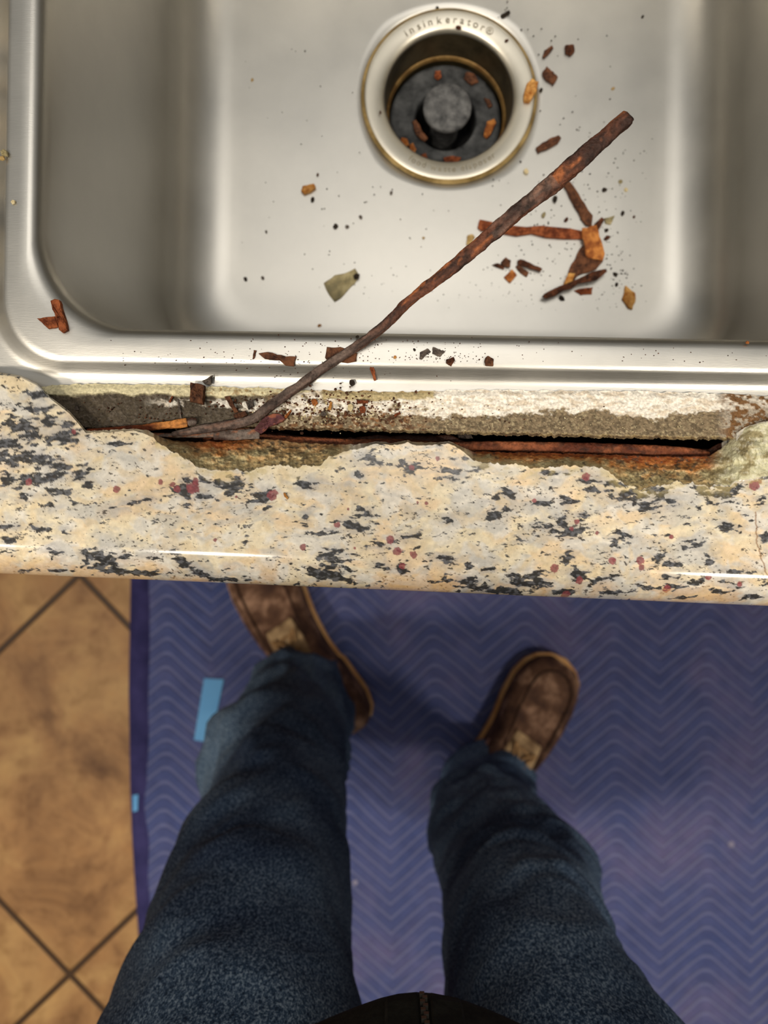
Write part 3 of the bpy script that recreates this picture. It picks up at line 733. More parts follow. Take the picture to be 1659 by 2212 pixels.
ZF = .7160     # sink floor
ZR = .9054     # sink rim
FL = 'rust_flake'
sinkflakes = [
 ([(1081,32),(1100,21),(1103,27),(1085,38)], ZF, .0012, 'black', 'small dark bar-shaped flake on the sink floor just past the top of the drain'),
 ([(1172,121),(1176,108),(1193,97),(1196,103),(1184,117),(1176,124)], ZF, .0015, 'brown', 'short slanting brown flake right of the drain, left of a square one'),
 ([(1221,97),(1240,95),(1242,110),(1232,119),(1222,113)], ZF, .002, 'dark', 'small square dark brown flake farthest right beside the drain'),
 ([(1172,155),(1181,142),(1206,165),(1196,182),(1178,168)], ZF, .002, 'brown', 'stubby brown rectangular flake between the drain putty and the square flake'),
 ([(1158,318),(1185,300),(1208,291),(1213,297),(1206,308),(1180,322),(1163,329)], ZF, .002, 'brown', 'brown bar-shaped flake on the sink floor, above the long rusty rod near its tip'),
 ([(1032,490),(1036,474),(1072,481),(1200,490),(1262,499),(1258,515),(1180,512),(1080,502),(1040,497)], ZF, .0022, 'red', 'long straight orange-brown rust strip lying across under the long rod'),
 ([(1216,396),(1230,390),(1256,430),(1281,465),(1279,488),(1266,484),(1238,435)], ZF + .0002, .0025, 'brown', 'narrow brown rust strip running down from under the rod tip end'),
 ([(1260,528),(1272,557),(1304,563),(1289,581),(1249,595),(1240,606),(1226,600),(1231,578)], ZF, .0016, 'brown', 'large dark brown triangular rust plate at the bottom of the flake pile'),
 ([(1258,492),(1289,486),(1300,520),(1307,548),(1303,562),(1272,556),(1266,550),(1262,520)], ZF + .0040, .0016, 'orange', 'mottled orange rust plate on top of the flake pile where the strips meet'),
 ([(1228,589),(1243,590),(1232,618),(1217,615)], ZF + .0026, .0012, 'ochre', 'small tan rust chip at the lower left corner of the flake pile'),
 ([(1171,640),(1176,634),(1225,612),(1280,586),(1310,580),(1312,586),(1290,604),(1250,612),(1200,638),(1182,644)], ZF + .0045, .0018, 'dark', 'long dark rust splinter along the bottom of the flake pile'),
 ([(1240,627),(1262,622),(1281,620),(1279,635),(1255,637)], ZF, .0015, 'red', 'reddish rust chip just below the long dark splinter of the pile'),
 ([(1284,484),(1300,468),(1307,474),(1293,497),(1287,492)], ZF + .0028, .0016, 'dark', 'short dark flake pointing up right from the top of the flake pile'),
 ([(1306,471),(1329,465),(1320,484),(1309,482)], ZF, .0014, 'olive', 'pale olive chip at the upper right of the flake pile'),
 ([(1345,645),(1350,630),(1352,616),(1360,623),(1372,632),(1374,645),(1367,668),(1358,665)], ZF, .0025, 'ochre', 'bright orange and tan chip alone at the lower right of the sink floor'),
 ([(1118,562),(1125,559),(1172,580),(1168,586),(1120,570)], ZF + .0016, .0018, 'dark', 'longest dark bar of the small flake cluster under the middle of the rod'),
 ([(1063,572),(1075,568),(1090,576),(1088,582)], ZF, .0014, 'dark', 'leftmost dark sliver of the small flake cluster under the rod'),
 ([(1082,566),(1092,555),(1104,562),(1102,577),(1088,574)], ZF + .0015, .0014, 'brown', 'rounded dark chip at the top left of the small flake cluster'),
 ([(1089,598),(1107,581),(1117,594),(1102,611)], ZF, .0018, 'orange', 'square tan-orange chip at the bottom of the small flake cluster'),
 ([(1114,575),(1122,572),(1143,588),(1138,598),(1125,590)], ZF, .0013, 'brown', 'thin brown flake at the lower right of the small flake cluster'),
 ([(1007,528),(1010,508),(1020,505),(1026,512),(1018,527)], ZF, .0016, 'tan', 'tan chip half hidden behind the middle of the long rod'),
 ([(699,611),(723,594),(745,590),(767,579),(776,594),(767,611),(745,634),(723,652),(711,637)], ZF, .0014, 'olive', 'large greyish tan stone flake alone on the left part of the sink floor'),
 ([(650,411),(653,401),(678,396),(682,404),(672,412),(657,418)], ZF, .0030, 'ochre', 'small tan twig-like piece on the left part of the sink floor'),
]
for pts, z, th, mt, lb in sinkflakes:
    flake('stone_flake' if 'stone' in lb else FL, pts, z, th, RUST[mt], lb)
crumb('stone_flake', 769, 596, 8, ZF + .0016, RUST['black'], 'black spot of scale on the corner of the greyish tan stone flake', 'flake')
rimflakes = [
 ([(109,650),(118,645),(128,648),(137,680),(145,712),(134,718),(127,712)], ZR, .0025, 'red', 'finger-shaped orange rust flake on the left corner of the sink rim', .0004),
 ([(79,687),(118,683),(125,706),(104,710)], ZR, .0012, 'red', 'triangular red rust flake tucked beside the finger-shaped one on the sink rim corner', 0),
 ([(545,776),(548,756),(554,757),(549,774)], ZR, .0006, 'brown', 'tiny upright splinter left of the long dark flake on the sink rim', 0),
 ([(558,763),(578,760),(618,770),(640,770),(635,791),(616,789),(604,778),(571,774)], ZR, .0012, 'brown', 'long dark brown flake with a wide right end on the sink rim', 0),
 ([(706,749),(735,749),(772,763),(770,780),(751,784),(708,780),(702,772)], ZR, .0010, 'brown', 'wide brown flake crossed by the long rod on the sink rim', 0),
 ([(797,776),(802,775),(808,795),(813,821),(808,822),(798,795)], .9030, .0012, 'red', 'narrow upright reddish splinter right of the long rod on the sink rim', 0),
 ([(907,761),(923,752),(931,759),(921,766),(911,776),(906,774)], ZR, .0010, 'grey', 'grey curled flake, left one of a pair on the sink rim', 0),
 ([(935,749),(962,759),(951,770),(934,763)], ZR, .0010, 'grey', 'grey square flake, right one of a pair on the sink rim', 0),
 ([(964,776),(972,774),(980,770),(983,777),(975,791),(964,784)], ZR, .0010, 'dark', 'jagged dark flake below the grey pair on the sink rim', 0),
 ([(1047,780),(1049,772),(1054,768),(1067,775),(1066,790),(1049,789)], ZR, .0014, 'brown', 'rounded brown flake alone on the sink rim, rightmost of its row', 0),
 ([(410,825),(425,827),(441,832),(440,855),(438,873),(409,867)], .9040, .0032, 'brown', 'blocky brown rust lump standing on the white sealant left of the rod', 0),
 ([(436,823),(458,810),(455,830),(440,828)], .9034, .0018, 'grey', 'grey triangular chip at the upper right of the blocky rust lump', 0),
 ([(364,868),(371,855),(374,857),(367,870)], .9034, .0008, 'red', 'thin red splinter on the sealant, left of the blocky rust lump', 0),
 ([(382,862),(386,863),(393,905),(389,906)], .9034, .0008, 'grey', 'thin upright grey needle on the dark sealant below the splinter', 0),
 ([(484,856),(497,855),(504,872),(515,890),(506,892),(495,876)], .9040, .0014, 'brown', 'slanting brown splinter on white sealant left of where the rod crosses', 0),
 ([(503,895),(530,887),(534,896),(520,904),(506,903)], .9040, .0018, 'brown', 'flat brown chip on sealant just left of the rod bend', 0),
 ([(530,868),(545,862),(548,876),(536,884)], .9040, .0022, 'grey', 'grey pebble-like chip on the white sealant left of the rod', 0),
 ([(708,884),(713,868),(718,868),(715,886)], .9040, .0012, 'ochre', 'thin upright tan sliver on the debris right of the rod', 0),
 ([(770,864),(796,864),(795,871),(772,871)], .9040, .0012, 'red', 'flat straight reddish strip on sealant right of the rod', 0),
 ([(850,896),(864,889),(866,893),(853,901)], .9040, .0012, 'red', 'slanted reddish splinter at the right end of the sealant debris', 0),
 ([(613,900),(628,884),(630,888),(618,904)], .9034, .0014, 'orange', 'slanted orange splinter close to the rod on the debris', 0),
]
for pts, z, th, mt, lb, cu in rimflakes:
    flake(FL, pts, z, th, RUST[mt], lb, curl=cu)
crumb('rust_pebble', 680, 868, 8, .9040, RUST['orange'], 'round orange rust pebble on the debris right of the rod', 'pebble')
crumb('stone_pebble', 757, 880, 8, .9040, RUST['cream'], 'pale cream stone pebble on the debris right of the rod', 'pebble')
crumb('rust_pebble', 784, 884, 9, .9040, RUST['red'], 'round reddish rust pebble right of the cream pebble', 'pebble')
crumb('stone_pebble', 699, 893, 7, .9040, RUST['grey'], 'grey pebble on the debris below the orange pebble', 'pebble')
crumb('stone_pebble', 165, 881, 6, .9034, RUST['grey'], 'small grey pebble on dark sealant near the left granite corner', 'pebble')
crumb('stone_pebble', 604, 905, 6, .9034, RUST['cream'], 'pale pebble on the purplish rust flake at the slot', 'pebble')
crumb('rust_crumb', 760, 827, 7, .9026, RUST['black'], 'dark crumb on the sink rim slope right below the rod', 'crumb')
crumb('rust_crumb', 772, 727, 4, ZR, RUST['black'], 'small dark crumb on the sink rim above the rod', 'crumb')
crumb('rust_crumb', 895, 755, 4, ZR, RUST['black'], 'small dark crumb left of the grey flake pair on the rim', 'crumb', sy=.6)
crumb('rust_crumb', 853, 771, 4, ZR, RUST['ochre'], 'small ochre crumb on the sink rim between the rod and the grey pair', 'crumb')
crumb('rust_crumb', 1615, 739, 4, ZR, RUST['orange'], 'tiny bright orange crumb at the right end of the sink rim', 'crumb')
crumb('putty_crumb', 8, 328, 9, ZR, RUST['olive'], 'olive putty lump at the left edge of the sink rim', 'crumb')
crumb('putty_crumb', 3, 341, 6, ZR, RUST['tan'], 'smaller tan putty lump at the left edge of the sink rim', 'crumb')
crumb('stone_pebble', 28, 436, 5, ZR, RUST['cream'], 'tiny cream grain on the left side of the sink rim', 'pebble')
flake('putty_crumb', [(1132,205),(1135,190),(1138,180),(1150,168),(1164,175),(1160,195),(1152,208),(1145,216),(1133,214)], .7176, .0045, RUST['ochre'], 'tan and orange putty lump stuck on the right edge of the drain flange', 'putty')
cr_list = [(1137,369,7,'cream','cream crumb below the drain near the rod'),(945,17,5,'black','dark crumb at the very top edge of the drain flange'),(1169,193,5,'black','dark round crumb right of the putty lump on the drain'),
 (1200,429,8,'black','dark angular crumb between the rod and the narrow strip'),(1175,463,6,'olive','greenish crumb below the angular dark crumb'),(1224,474,6,'dark','dark round crumb left of the narrow strip'),
 (1307,409,6,'black','dark crumb right of the narrow strip, level with its top'),(1341,391,5,'olive','faint olive crumb far right, topmost of its neighbours'),(1346,459,6,'black','dark slanted crumb right of the olive chip'),(1370,468,4,'brown','little brown crumb rightmost beside the flake pile'),
 (1311,497,5,'black','dark crumb right of the flake pile top, upper of two'),(1312,513,7,'dark','dark crumb right of the flake pile top, lower of two'),(1214,644,8,'black','black crumb under the left end of the long dark splinter'),(1333,614,5,'black','dark crumb left of the bright orange chip, lower of two'),
 (1330,592,6,'black','dark crumb left of the bright orange chip, upper of two'),(1353,409,5,'cream','cream crumb right of the narrow strip'),(1325,190,4,'tan','lone tan crumb right of the square dark flake'),(675,430,6,'black','dark crumb just below the tan twig-like piece'),
 (725,488,7,'black','dark oval crumb, left of two between twig and stone flake'),(750,489,5,'grey','grey oval crumb, right of two between twig and stone flake'),(530,602,6,'black','dark oval crumb at the lower left of the sink floor'),(567,600,5,'grey','faint grey crumb right of the lower left oval crumb'),
 (575,500,4,'grey','lone grey crumb on the left part of the sink floor'),(686,377,4,'brown','small brown crumb above the tan twig-like piece'),(845,415,4,'grey','grey crumb below the left side of the drain'),(915,513,4,'tan','pale tan crumb left of the rod middle'),(690,703,5,'ochre','yellow crumb at the front edge of the sink floor'),
 (779,468,5,'grey','grey crumb right of the oval pair'),(1389,35,4,'black','dark crumb near the top right of the sink floor'),(545,172,4,'tan','faint tan crumb on the upper left of the sink floor')]
for x, y, r, mt, lb in cr_list:
    crumb('rust_crumb' if mt not in ('cream', 'tan', 'ochre', 'olive') else 'stone_crumb', x, y, r, ZF, RUST[mt], lb, 'crumb', sy=.75)
for x, y, r, lb in ((990, 58, 7, 'dark dash-like crumb on the lettering of the drain flange'), (1094, 87, 5, 'dark crumb on the upper right of the drain flange'), (822, 242, 4, 'dark crumb on the left of the drain flange')):
    crumb('rust_crumb', x, y, r, .7176, RUST['dark'], lb, 'crumb', sy=.5)
ZP = .6834
for pts, mt, lb in (
  ([(938,165),(940,153),(952,152),(954,165),(946,171)], 'red', 'orange rust chip at the top of the rubber plate inside the drain'),
  ([(1002,168),(1008,154),(1026,160),(1034,176),(1020,182),(1010,176)], 'brown', 'wide brown rust chip at the upper right inside the drain'),
  ([(890,262),(898,257),(906,268),(912,284),(924,298),(918,304),(906,297),(896,284)], 'brown', 'curved brown rust chip left of the hub inside the drain'),
  ([(1045,292),(1052,262),(1068,255),(1072,265),(1060,290),(1052,298)], 'orange', 'orange rust chip right of the hub inside the drain'),
  ([(862,306),(868,296),(880,300),(884,312),(874,316)], 'orange', 'orange rust chip at the lower left inside the drain'),
  ([(884,312),(892,308),(899,322),(895,330),(886,324)], 'orange', 'bright orange chip next to the lower left one inside the drain'),
  ([(908,334),(920,330),(924,342),(912,344)], 'red', 'red chip at the bottom left inside the drain'),
  ([(958,340),(980,336),(996,340),(990,350),(960,352)], 'red', 'red chip at the very bottom inside the drain'),
  ([(1046,210),(1058,214),(1064,228),(1056,232)], 'brown', 'dull brown chip on the right side inside the drain')):
    cx_ = sum(p[0] for p in pts) / len(pts); cy_ = sum(p[1] for p in pts) / len(pts)
    flake(FL, pts, ZP, .002, RUST[mt], lb)
flake('dry_seed', [(612,1064),(616,1065),(623,1076),(620,1079),(614,1073)], ZT + .0001, .0009, RUST['ochre'], 'tiny brown seed lying on the polished granite', 'seed')

# ---- uncountable grit
def grit(name, spots, z, mat, label, cat, seed):
    r_ = random.Random(seed); vs = []; fs = []
    for (cx, cy, sx, sy, n, s0, s1) in spots:
        for _ in range(n):
            x = r_.gauss(cx, sx); y = r_.gauss(cy, sy)
            if name == 'rim_grit' and not (722 < y < 830): continue
            if name == 'sink_grit' and not (0 < y < 690 and 400 < x < 1560 and (x - 970) ** 2 + (y - 208) ** 2 > 195 ** 2): continue
            zz = z(x, y) if callable(z) else z
            c = P(x, y, zz); s = r_.uniform(s0, s1) * (HC - zz) / F
            b = len(vs); a0 = r_.uniform(0, 6.28); st = r_.uniform(.5, 1)
            for k in range(5):
                a = a0 + 6.283 * k / 5; q = r_.uniform(.7, 1.2)
                vs.append((c.x + s * q * math.cos(a), c.y + s * q * st * math.sin(a), zz - .0001))
            for k in range(5):
                a = a0 + 6.283 * k / 5; q = r_.uniform(.4, .8)
                vs.append((c.x + s * q * math.cos(a), c.y + s * q * st * math.sin(a), zz + s * r_.uniform(.6, 1.0)))
            for k in range(5): fs.append((b + k, b + (k + 1) % 5, b + 5 + (k + 1) % 5, b + 5 + k))
            fs.append(tuple(b + 5 + k for k in range(5)))
    o = mesh(name, vs, fs, mat, None, smooth=False)
    return tag(o, label, cat, kind='stuff')
grit('sink_grit', [(1250, 560, 90, 70, 150, 1, 2.4), (1300, 440, 50, 60, 50, 1, 2.6), (1100, 620, 90, 40, 60, 1, 2.2), (780, 520, 120, 110, 50, 1, 2.2), (1200, 300, 140, 150, 60, 1, 2.4), (1090, 60, 120, 60, 25, 1, 2.4), (1340, 600, 25, 30, 40, 1, 3), (620, 300, 120, 150, 25, 1, 2)],
     ZF, RUST['black'], 'fine dark rust grit scattered over the sink floor', 'grit', 3)
grit('rim_grit', [(850, 770, 160, 26, 150, .8, 1.8), (980, 778, 50, 12, 60, .8, 1.8), (640, 775, 120, 20, 60, .8, 1.8), (1400, 770, 180, 18, 35, .8, 1.8), (420, 770, 120, 20, 30, .8, 2)],
     lambda x, y: ZR if y < 784 else (.9048 - (y - 784) * .00009), RUST['dark'], 'fine rust grit scattered along the front rim of the sink', 'grit', 5)
def seal_z(x, y): return .9032
grit('sealant_grit', [(690, 885, 70, 20, 210, 1.2, 4.5), (780, 880, 70, 18, 160, 1.2, 4), (560, 890, 40, 16, 60, 1.2, 4), (520, 870, 40, 10, 40, 1.2, 3.5), (950, 900, 120, 15, 90, 1, 2.6), (300, 890, 90, 14, 60, 1, 3)],
     seal_z, RUST['brown'], 'loose brown rust and stone debris lying on the old sealant', 'debris', 8)
grit('stone_grit', [(700, 886, 60, 16, 110, 1.2, 3.8), (800, 884, 60, 14, 80, 1.2, 3), (1300, 925, 160, 10, 60, .8, 2)],
     seal_z, RUST['cream'], 'pale stone grains mixed into the debris on the old sealant', 'debris', 9)

# ------------------------------------------------------------------ rods and strips of the rusted reinforcement
def rod(name, pts, label, cat, palette, flat=.7, seg=6, nside=14, seed=0, zfun=None, rough=.10, parent=None, split=0.0):
    """pts: (px, py, z, width px); lumpy corroded bar"""
    pts = [(p[0], p[1], p[2], p[3]) for p in pts]
    path = []; m = len(pts)
    for i in range(m - 1):
        p0 = pts[max(i - 1, 0)]; p1 = pts[i]; p2 = pts[i + 1]; p3 = pts[min(i + 2, m - 1)]
        L = math.hypot(p2[0] - p1[0], p2[1] - p1[1]); k = max(2, int(L / seg))
        for j in range(k):
            t = j / k
            v = [0.5 * ((2 * b) + (-a + c) * t + (2 * a - 5 * b + 4 * c - d) * t * t + (-a + 3 * b - 3 * c + d) * t ** 3) for a, b, c, d in zip(p0, p1, p2, p3)]
            path.append(v)
    path.append(list(pts[-1]))
    W = [P(v[0], v[1], v[2]) for v in path]
    vs = []; cols = []
    arc = 0
    for i, w_ in enumerate(W):
        if i: arc += (w_ - W[i - 1]).length
        tg = (W[min(i + 1, len(W) - 1)] - W[max(i - 1, 0)]).normalized()
        sd = tg.cross(Vector((0, 0, 1))).normalized(); up = sd.cross(tg).normalized()
        half = path[i][3] * .5 * (HC - path[i][2]) / F
        for k in range(nside):
            a = 2 * math.pi * k / nside
            ca, sa = math.cos(a), math.sin(a)
            # squarish section
            q = (abs(ca) ** 3.2 + abs(sa) ** 3.2) ** (-1 / 3.2)
            nv = mnoise.fractal(Vector((arc * 160, ca * 1.2 + seed, sa * 1.2)), 1.0, 2.0, 4)
            nl = mnoise.noise(Vector((arc * 60 + seed * 3, ca * .8, sa * .8)))
            r_ = half * q * (1 + rough * 2.2 * nv + rough * nl)
            v = w_ + sd * (r_ * ca) + up * (r_ * flat * sa)
            vs.append(v)
            cn = mnoise.fractal(Vector((arc * 75 + seed, ca * .7, sa * .7 + 4)), 1.0, 2.0, 4)
            cn2 = mnoise.fractal(Vector((arc * 30 + seed + 9, ca * .7, sa * .7)), 1.0, 2.0, 4)
            cn3 = mnoise.fractal(Vector((arc * 190 + seed + 5, ca * 1.7, sa * 1.7)), 1.0, 2.0, 3)
            cols.append(palette(path[i][0], cn, cn2, cn3, ca, sa))
    n = len(W)
    fs = grid_faces(n, nside, True)
    a_ = len(vs); vs.append(W[0] + (W[0] - W[1]) * .6); vs.append(W[-1] + (W[-1] - W[-2]) * .6)
    cols.append(cols[0]); cols.append(cols[-1])
    for k in range(nside):
        fs.append(((k + 1) % nside, k, a_)); fs.append(((n - 1) * nside + k, (n - 1) * nside + (k + 1) % nside, a_ + 1))
    o = mesh(name, vs, fs, M['rodmix'], parent, smooth=True)
    at = o.data.color_attributes.new('tint', 'FLOAT_COLOR', 'POINT')
    at.data.foreach_set('color', np.array(cols, np.float32).ravel())
    if label: tag(o, label, cat)
    return o
def mix3(a, b, t): return tuple(a[i] * (1 - t) + b[i] * t for i in range(3))
cD, cR, cO, cG, cB = [tuple(lin(c)) for c in ((58, 40, 34), (98, 60, 44), (166, 98, 56), (112, 100, 92), (34, 27, 24))]
def pal_rod(px, a, b, c, ca, sa):
    grey = max(0, min(1, (860 - px) / 120)) * .80 + (.55 if 1060 < px < 1200 else 0) * max(0, min(1, .5 + b * 2))
    col = mix3(cD, cR, max(0, min(1, .45 + a * 2.0)))
    col = mix3(col, cO, .65 * max(0, min(1, (b + c * .5 - .30) * 5)) * (1 - grey * .7))
    col = mix3(col, cG, grey * max(.35, min(1, .75 + a)))
    if ca > .55 and px < 900: col = mix3(col, cD, .6)     # rusty lower flank of the greyish end
    col = mix3(col, cB, max(0, min(1, (-c - .18) * 4)) * .6)
    return col + (.62,)
def pal_red(px, a, b, c, ca, sa):
    col = mix3(tuple(lin((84, 42, 26))), tuple(lin((132, 76, 48))), max(0, min(1, .5 + a * 1.8)))
    col = mix3(col, cB, max(0, min(1, (-c - .15) * 4)) * .6)
    return col + (.65,)
def pal_tip(px, a, b, c, ca, sa):
    col = mix3(tuple(lin((110, 52, 26))), tuple(lin((190, 126, 66))), max(0, min(1, (px - 330) / 50 + a)))
    return mix3(col, cB, max(0, min(1, (-c - .2) * 4)) * .5) + (.65,)
def pal_grey(px, a, b, c, ca, sa):
    col = mix3(cG, cD, max(0, min(1, .45 + a * 2)))
    col = mix3(col, cO, max(0, min(1, (b + c - .25) * 4)) * .7)
    return col + (.65,)
rod('rusted_rod', [(372, 938, .9030, 10), (420, 930, .9045, 16), (480, 920, .9056, 20), (530, 911, .9060, 20), (556, 899, .9062, 20), (590, 872, .9068, 21), (650, 831, .9072, 20), (700, 794, .9078, 20), (770, 748, .9085, 20), (830, 703, .9115, 21),
                   (880, 654, .9145, 21), (940, 607, .917, 25), (1000, 558, .919, 29), (1050, 516, .921, 32), (1095, 478, .923, 33), (1130, 447, .924, 34), (1180, 408, .926, 37), (1225, 370, .928, 40), (1275, 325, .930, 38), (1320, 285, .932, 36), (1352, 258, .934, 33), (1358, 253, .934, 29)],
    'long corroded iron rod reaching from the slot in the granite over the sink', 'rod', pal_rod, flat=.55, seg=3, nside=20, seed=2, rough=.095)
rod('rust_strip', [(188, 933, .9030, 13), (260, 929, .9040, 15), (320, 923, .9048, 16), (370, 917, .9052, 17), (404, 913, .9054, 19)],
    'orange-tipped rust strip in the left end of the slot beside the granite corner', 'rust strip', pal_tip, flat=.35, seg=4, nside=14, seed=11)
rod('rust_strip', [(406, 913, .9054, 16), (414, 911, .9054, 16), (424, 912, .9050, 13)], 'short grey scale piece capping the end of the orange-tipped strip', 'rust strip', pal_grey, flat=.5, seg=3, nside=12, seed=14)
rod('rust_strip', [(300, 937, .9000, 7), (380, 940, .9005, 10), (470, 937, .9020, 14), (540, 930, .9030, 12)],
    'thin dark rust strip under the bent end of the long rod', 'rust strip', pal_grey, flat=.6, seg=4, nside=12, seed=17)
rod('iron_strap', [(462, 940, .9030, 19), (500, 940, .9034, 22), (540, 938, .9036, 22), (560, 937, .9036, 21)],
    'flat grey iron strap end lying in the slot below the rod bend', 'iron strap', pal_grey, flat=.30, seg=4, nside=14, seed=21, rough=.05)
rod('rusted_rod', [(440, 950, .8915, 10), (560, 946, .8920, 16), (640, 952, .8920, 18), (760, 958, .8920, 18), (860, 958, .8922, 15), (960, 964, .8922, 17), (1060, 964, .8924, 22), (1200, 967, .8924, 24), (1330, 971, .8924, 24), (1440, 975, .8922, 23), (1505, 979, .8920, 20), (1532, 982, .8918, 11)],
    'long straight red rusted rod still lying in the slot behind the broken granite', 'rod', pal_red, flat=.6, seg=5, nside=14, seed=31, rough=.05)
rod('rust_strip', [(760, 951, .8895, 3), (850, 949, .8895, 3), (960, 955, .8895, 3), (1100, 958, .8895, 3), (1240, 963, .8895, 2)],
    'thin ragged rust strip along the back of the long slot rod', 'rust strip', pal_red, flat=.8, seg=4, nside=10, seed=35, rough=.2)
flake('rust_flake', [(548,928),(566,905),(590,893),(610,896),(617,905),(600,915),(580,922),(563,937)], .9035, .0016, noise_mat('purple_rust', lc(70, 36, 34), lc(150, 90, 66), 260, .8, .9, .001, lc(96, 56, 60)), 'purplish rust flake at the slot, right of the rod bend')
flake('stone_pebble', [(985,935),(1018,938),(1022,947),(990,946)], .8880, .002, RUST['grey'], 'flat dark grey stone piece down in the black gap', 'pebble')

# ------------------------------------------------------------------ moving blanket on the floor
def blanket_mat():
    m, nt, b = new_mat('quilted_blue_cotton'); L = nt.links
    tc = N(nt, 'ShaderNodeTexCoord'); sp = N(nt, 'ShaderNodeSeparateXYZ')
    wn_ = N(nt, 'ShaderNodeTexNoise', Scale=3.5, Detail=2); L.new(tc.outputs['Object'], wn_.inputs['Vector'])
    wadd = N(nt, 'ShaderNodeVectorMath', operation='MULTIPLY_ADD'); wadd.inputs[1].default_value = (.03, .03, 0)
    L.new(wn_.outputs['Color'], wadd.inputs[0]); L.new(tc.outputs['Object'], wadd.inputs[2])
    L.new(wadd.outputs[0], sp.inputs[0])
    def mth(op, a, bb=None, c=None):
        n = N(nt, 'ShaderNodeMath', operation=op)
        for i, x in enumerate((a, bb, c)):
            if x is None: continue
            if isinstance(x, (int, float)): n.inputs[i].default_value = x
            else: L.new(x, n.inputs[i])
        return n.outputs[0]
    Pd = .1386; x0 = .357 + .015
    u = mth('DIVIDE', mth('SUBTRACT', sp.outputs['X'], x0), Pd)
    tri = mth('ABSOLUTE', mth('SUBTRACT', mth('FRACT', u), .5))            # .5 at the peaks
    tri = mth('SMOOTH_MIN', tri, .46, .05)
    y = mth('SUBTRACT', sp.outputs['Y'], mth('MULTIPLY', tri, .118))
    f = mth('FRACT', mth('DIVIDE', y, .0221))
    dline = mth('ABSOLUTE', mth('SUBTRACT', f, .5))                        # 0 on the stitch line
    mr = N(nt, 'ShaderNodeMapRange', interpolation_type='SMOOTHSTEP'); mr.inputs['From Min'].default_value = .0; mr.inputs['From Max'].default_value = .24
    mr.inputs['To Min'].default_value = 1; mr.inputs['To Max'].default_value = 0
    L.new(dline, mr.inputs['Value'])
    n1 = N(nt, 'ShaderNodeTexNoise', Scale=5, Detail=5, Roughness=.6); L.new(tc.outputs['Object'], n1.inputs['Vector'])
    n2 = N(nt, 'ShaderNodeTexNoise', Scale=38, Detail=5, Roughness=.7); L.new(tc.outputs['Object'], n2.inputs['Vector'])
    r1 = ramp(nt, n1.outputs[0], [(.32, lc(68, 80, 128)), (.52, lc(82, 88, 132)), (.70, lc(106, 100, 138))])
    r2 = ramp(nt, n2.outputs[0], [(.3, (.72, .72, .76, 1)), (.7, (1.2, 1.2, 1.18, 1))])
    mm = N(nt, 'ShaderNodeMix', data_type='RGBA', blend_type='MULTIPLY'); mm.inputs[0].default_value = .7
    L.new(r1.outputs[0], mm.inputs[6]); L.new(r2.outputs[0], mm.inputs[7])
    ms = N(nt, 'ShaderNodeMix', data_type='RGBA'); L.new(mth('MULTIPLY', mr.outputs[0], .42), ms.inputs[0])
    L.new(mm.outputs[2], ms.inputs[6]); ms.inputs[7].default_value = lc(142, 146, 190)
    vo = N(nt, 'ShaderNodeTexVoronoi', Scale=9.0); L.new(tc.outputs['Object'], vo.inputs['Vector'])
    lint = mth('LESS_THAN', vo.outputs['Distance'], .045)
    ml = N(nt, 'ShaderNodeMix', data_type='RGBA'); L.new(mth('MULTIPLY', lint, .45), ml.inputs[0]); L.new(ms.outputs[2], ml.inputs[6]); ml.inputs[7].default_value = lc(190, 180, 190)
    L.new(ml.outputs[2], b.inputs['Base Color'])
    b.inputs['Roughness'].default_value = .9; b.inputs['Specular IOR Level'].default_value = .15
    b.inputs['Sheen Weight'].default_value = .15
    bump(nt, b, mr.outputs[0], .8, -.004)
    return m
bl = empty('moving_blanket', (.35, -.55, 0))
tag(bl, 'blue quilted moving blanket with zigzag stitching spread over the tile floor', 'blanket')
ys = np.linspace(-1.20, -.015, 150)
def left_edge(yw):
    py = 1106 - yw * F / HC
    return (np.interp(py, [1100, 1250, 1500, 1700, 1800, 1900, 2000, 2400], [288, 287, 283, 286, 290, 296, 303, 335]) - 829.5) * HC / F
lx = left_edge(ys)
tcol = np.concatenate([np.linspace(0, .03, 6)[:-1], np.linspace(.03, 1, 170)])
XX = lx[:, None] + (1.25 - lx[:, None]) * tcol[None, :]; YY = np.repeat(ys[:, None], len(tcol), 1)
ZZ = .007 + (fbm(XX * 5, YY * 5, 501, 3) - .4) * .010 + (fbm(XX * 16, YY * 12, 511, 3) - .5) * .004
ZZ = np.maximum(ZZ, .004); ZZ = ZZ * ss(-.001, .02, XX - lx[:, None]) + .001
quilt = fast_grid('quilted_cloth', XX, YY, ZZ, blanket_mat(), bl, flip=True)
bx = np.linspace(0, 1, 8); wid = .031
BX = lx[:, None] - .002 + wid * bx[None, :]; BY = np.repeat(ys[:, None], 8, 1)
BZ = .003 + .0075 * np.sin(np.pi * np.clip(bx, .02, .98))[None, :] ** .5 + (fbm(BX * 20, BY * 14, 521, 3) - .5) * .003
bind = fast_grid('edge_binding', BX, BY, BZ, noise_mat('navy_binding', lc(44, 42, 86), lc(60, 56, 104), 30, .9, .2), bl, flip=True)
tag(bind, 'dark navy edge binding')
tape_m = noise_mat('blue_masking_tape', lc(92, 158, 212), lc(104, 170, 222), 12, .6, .1)
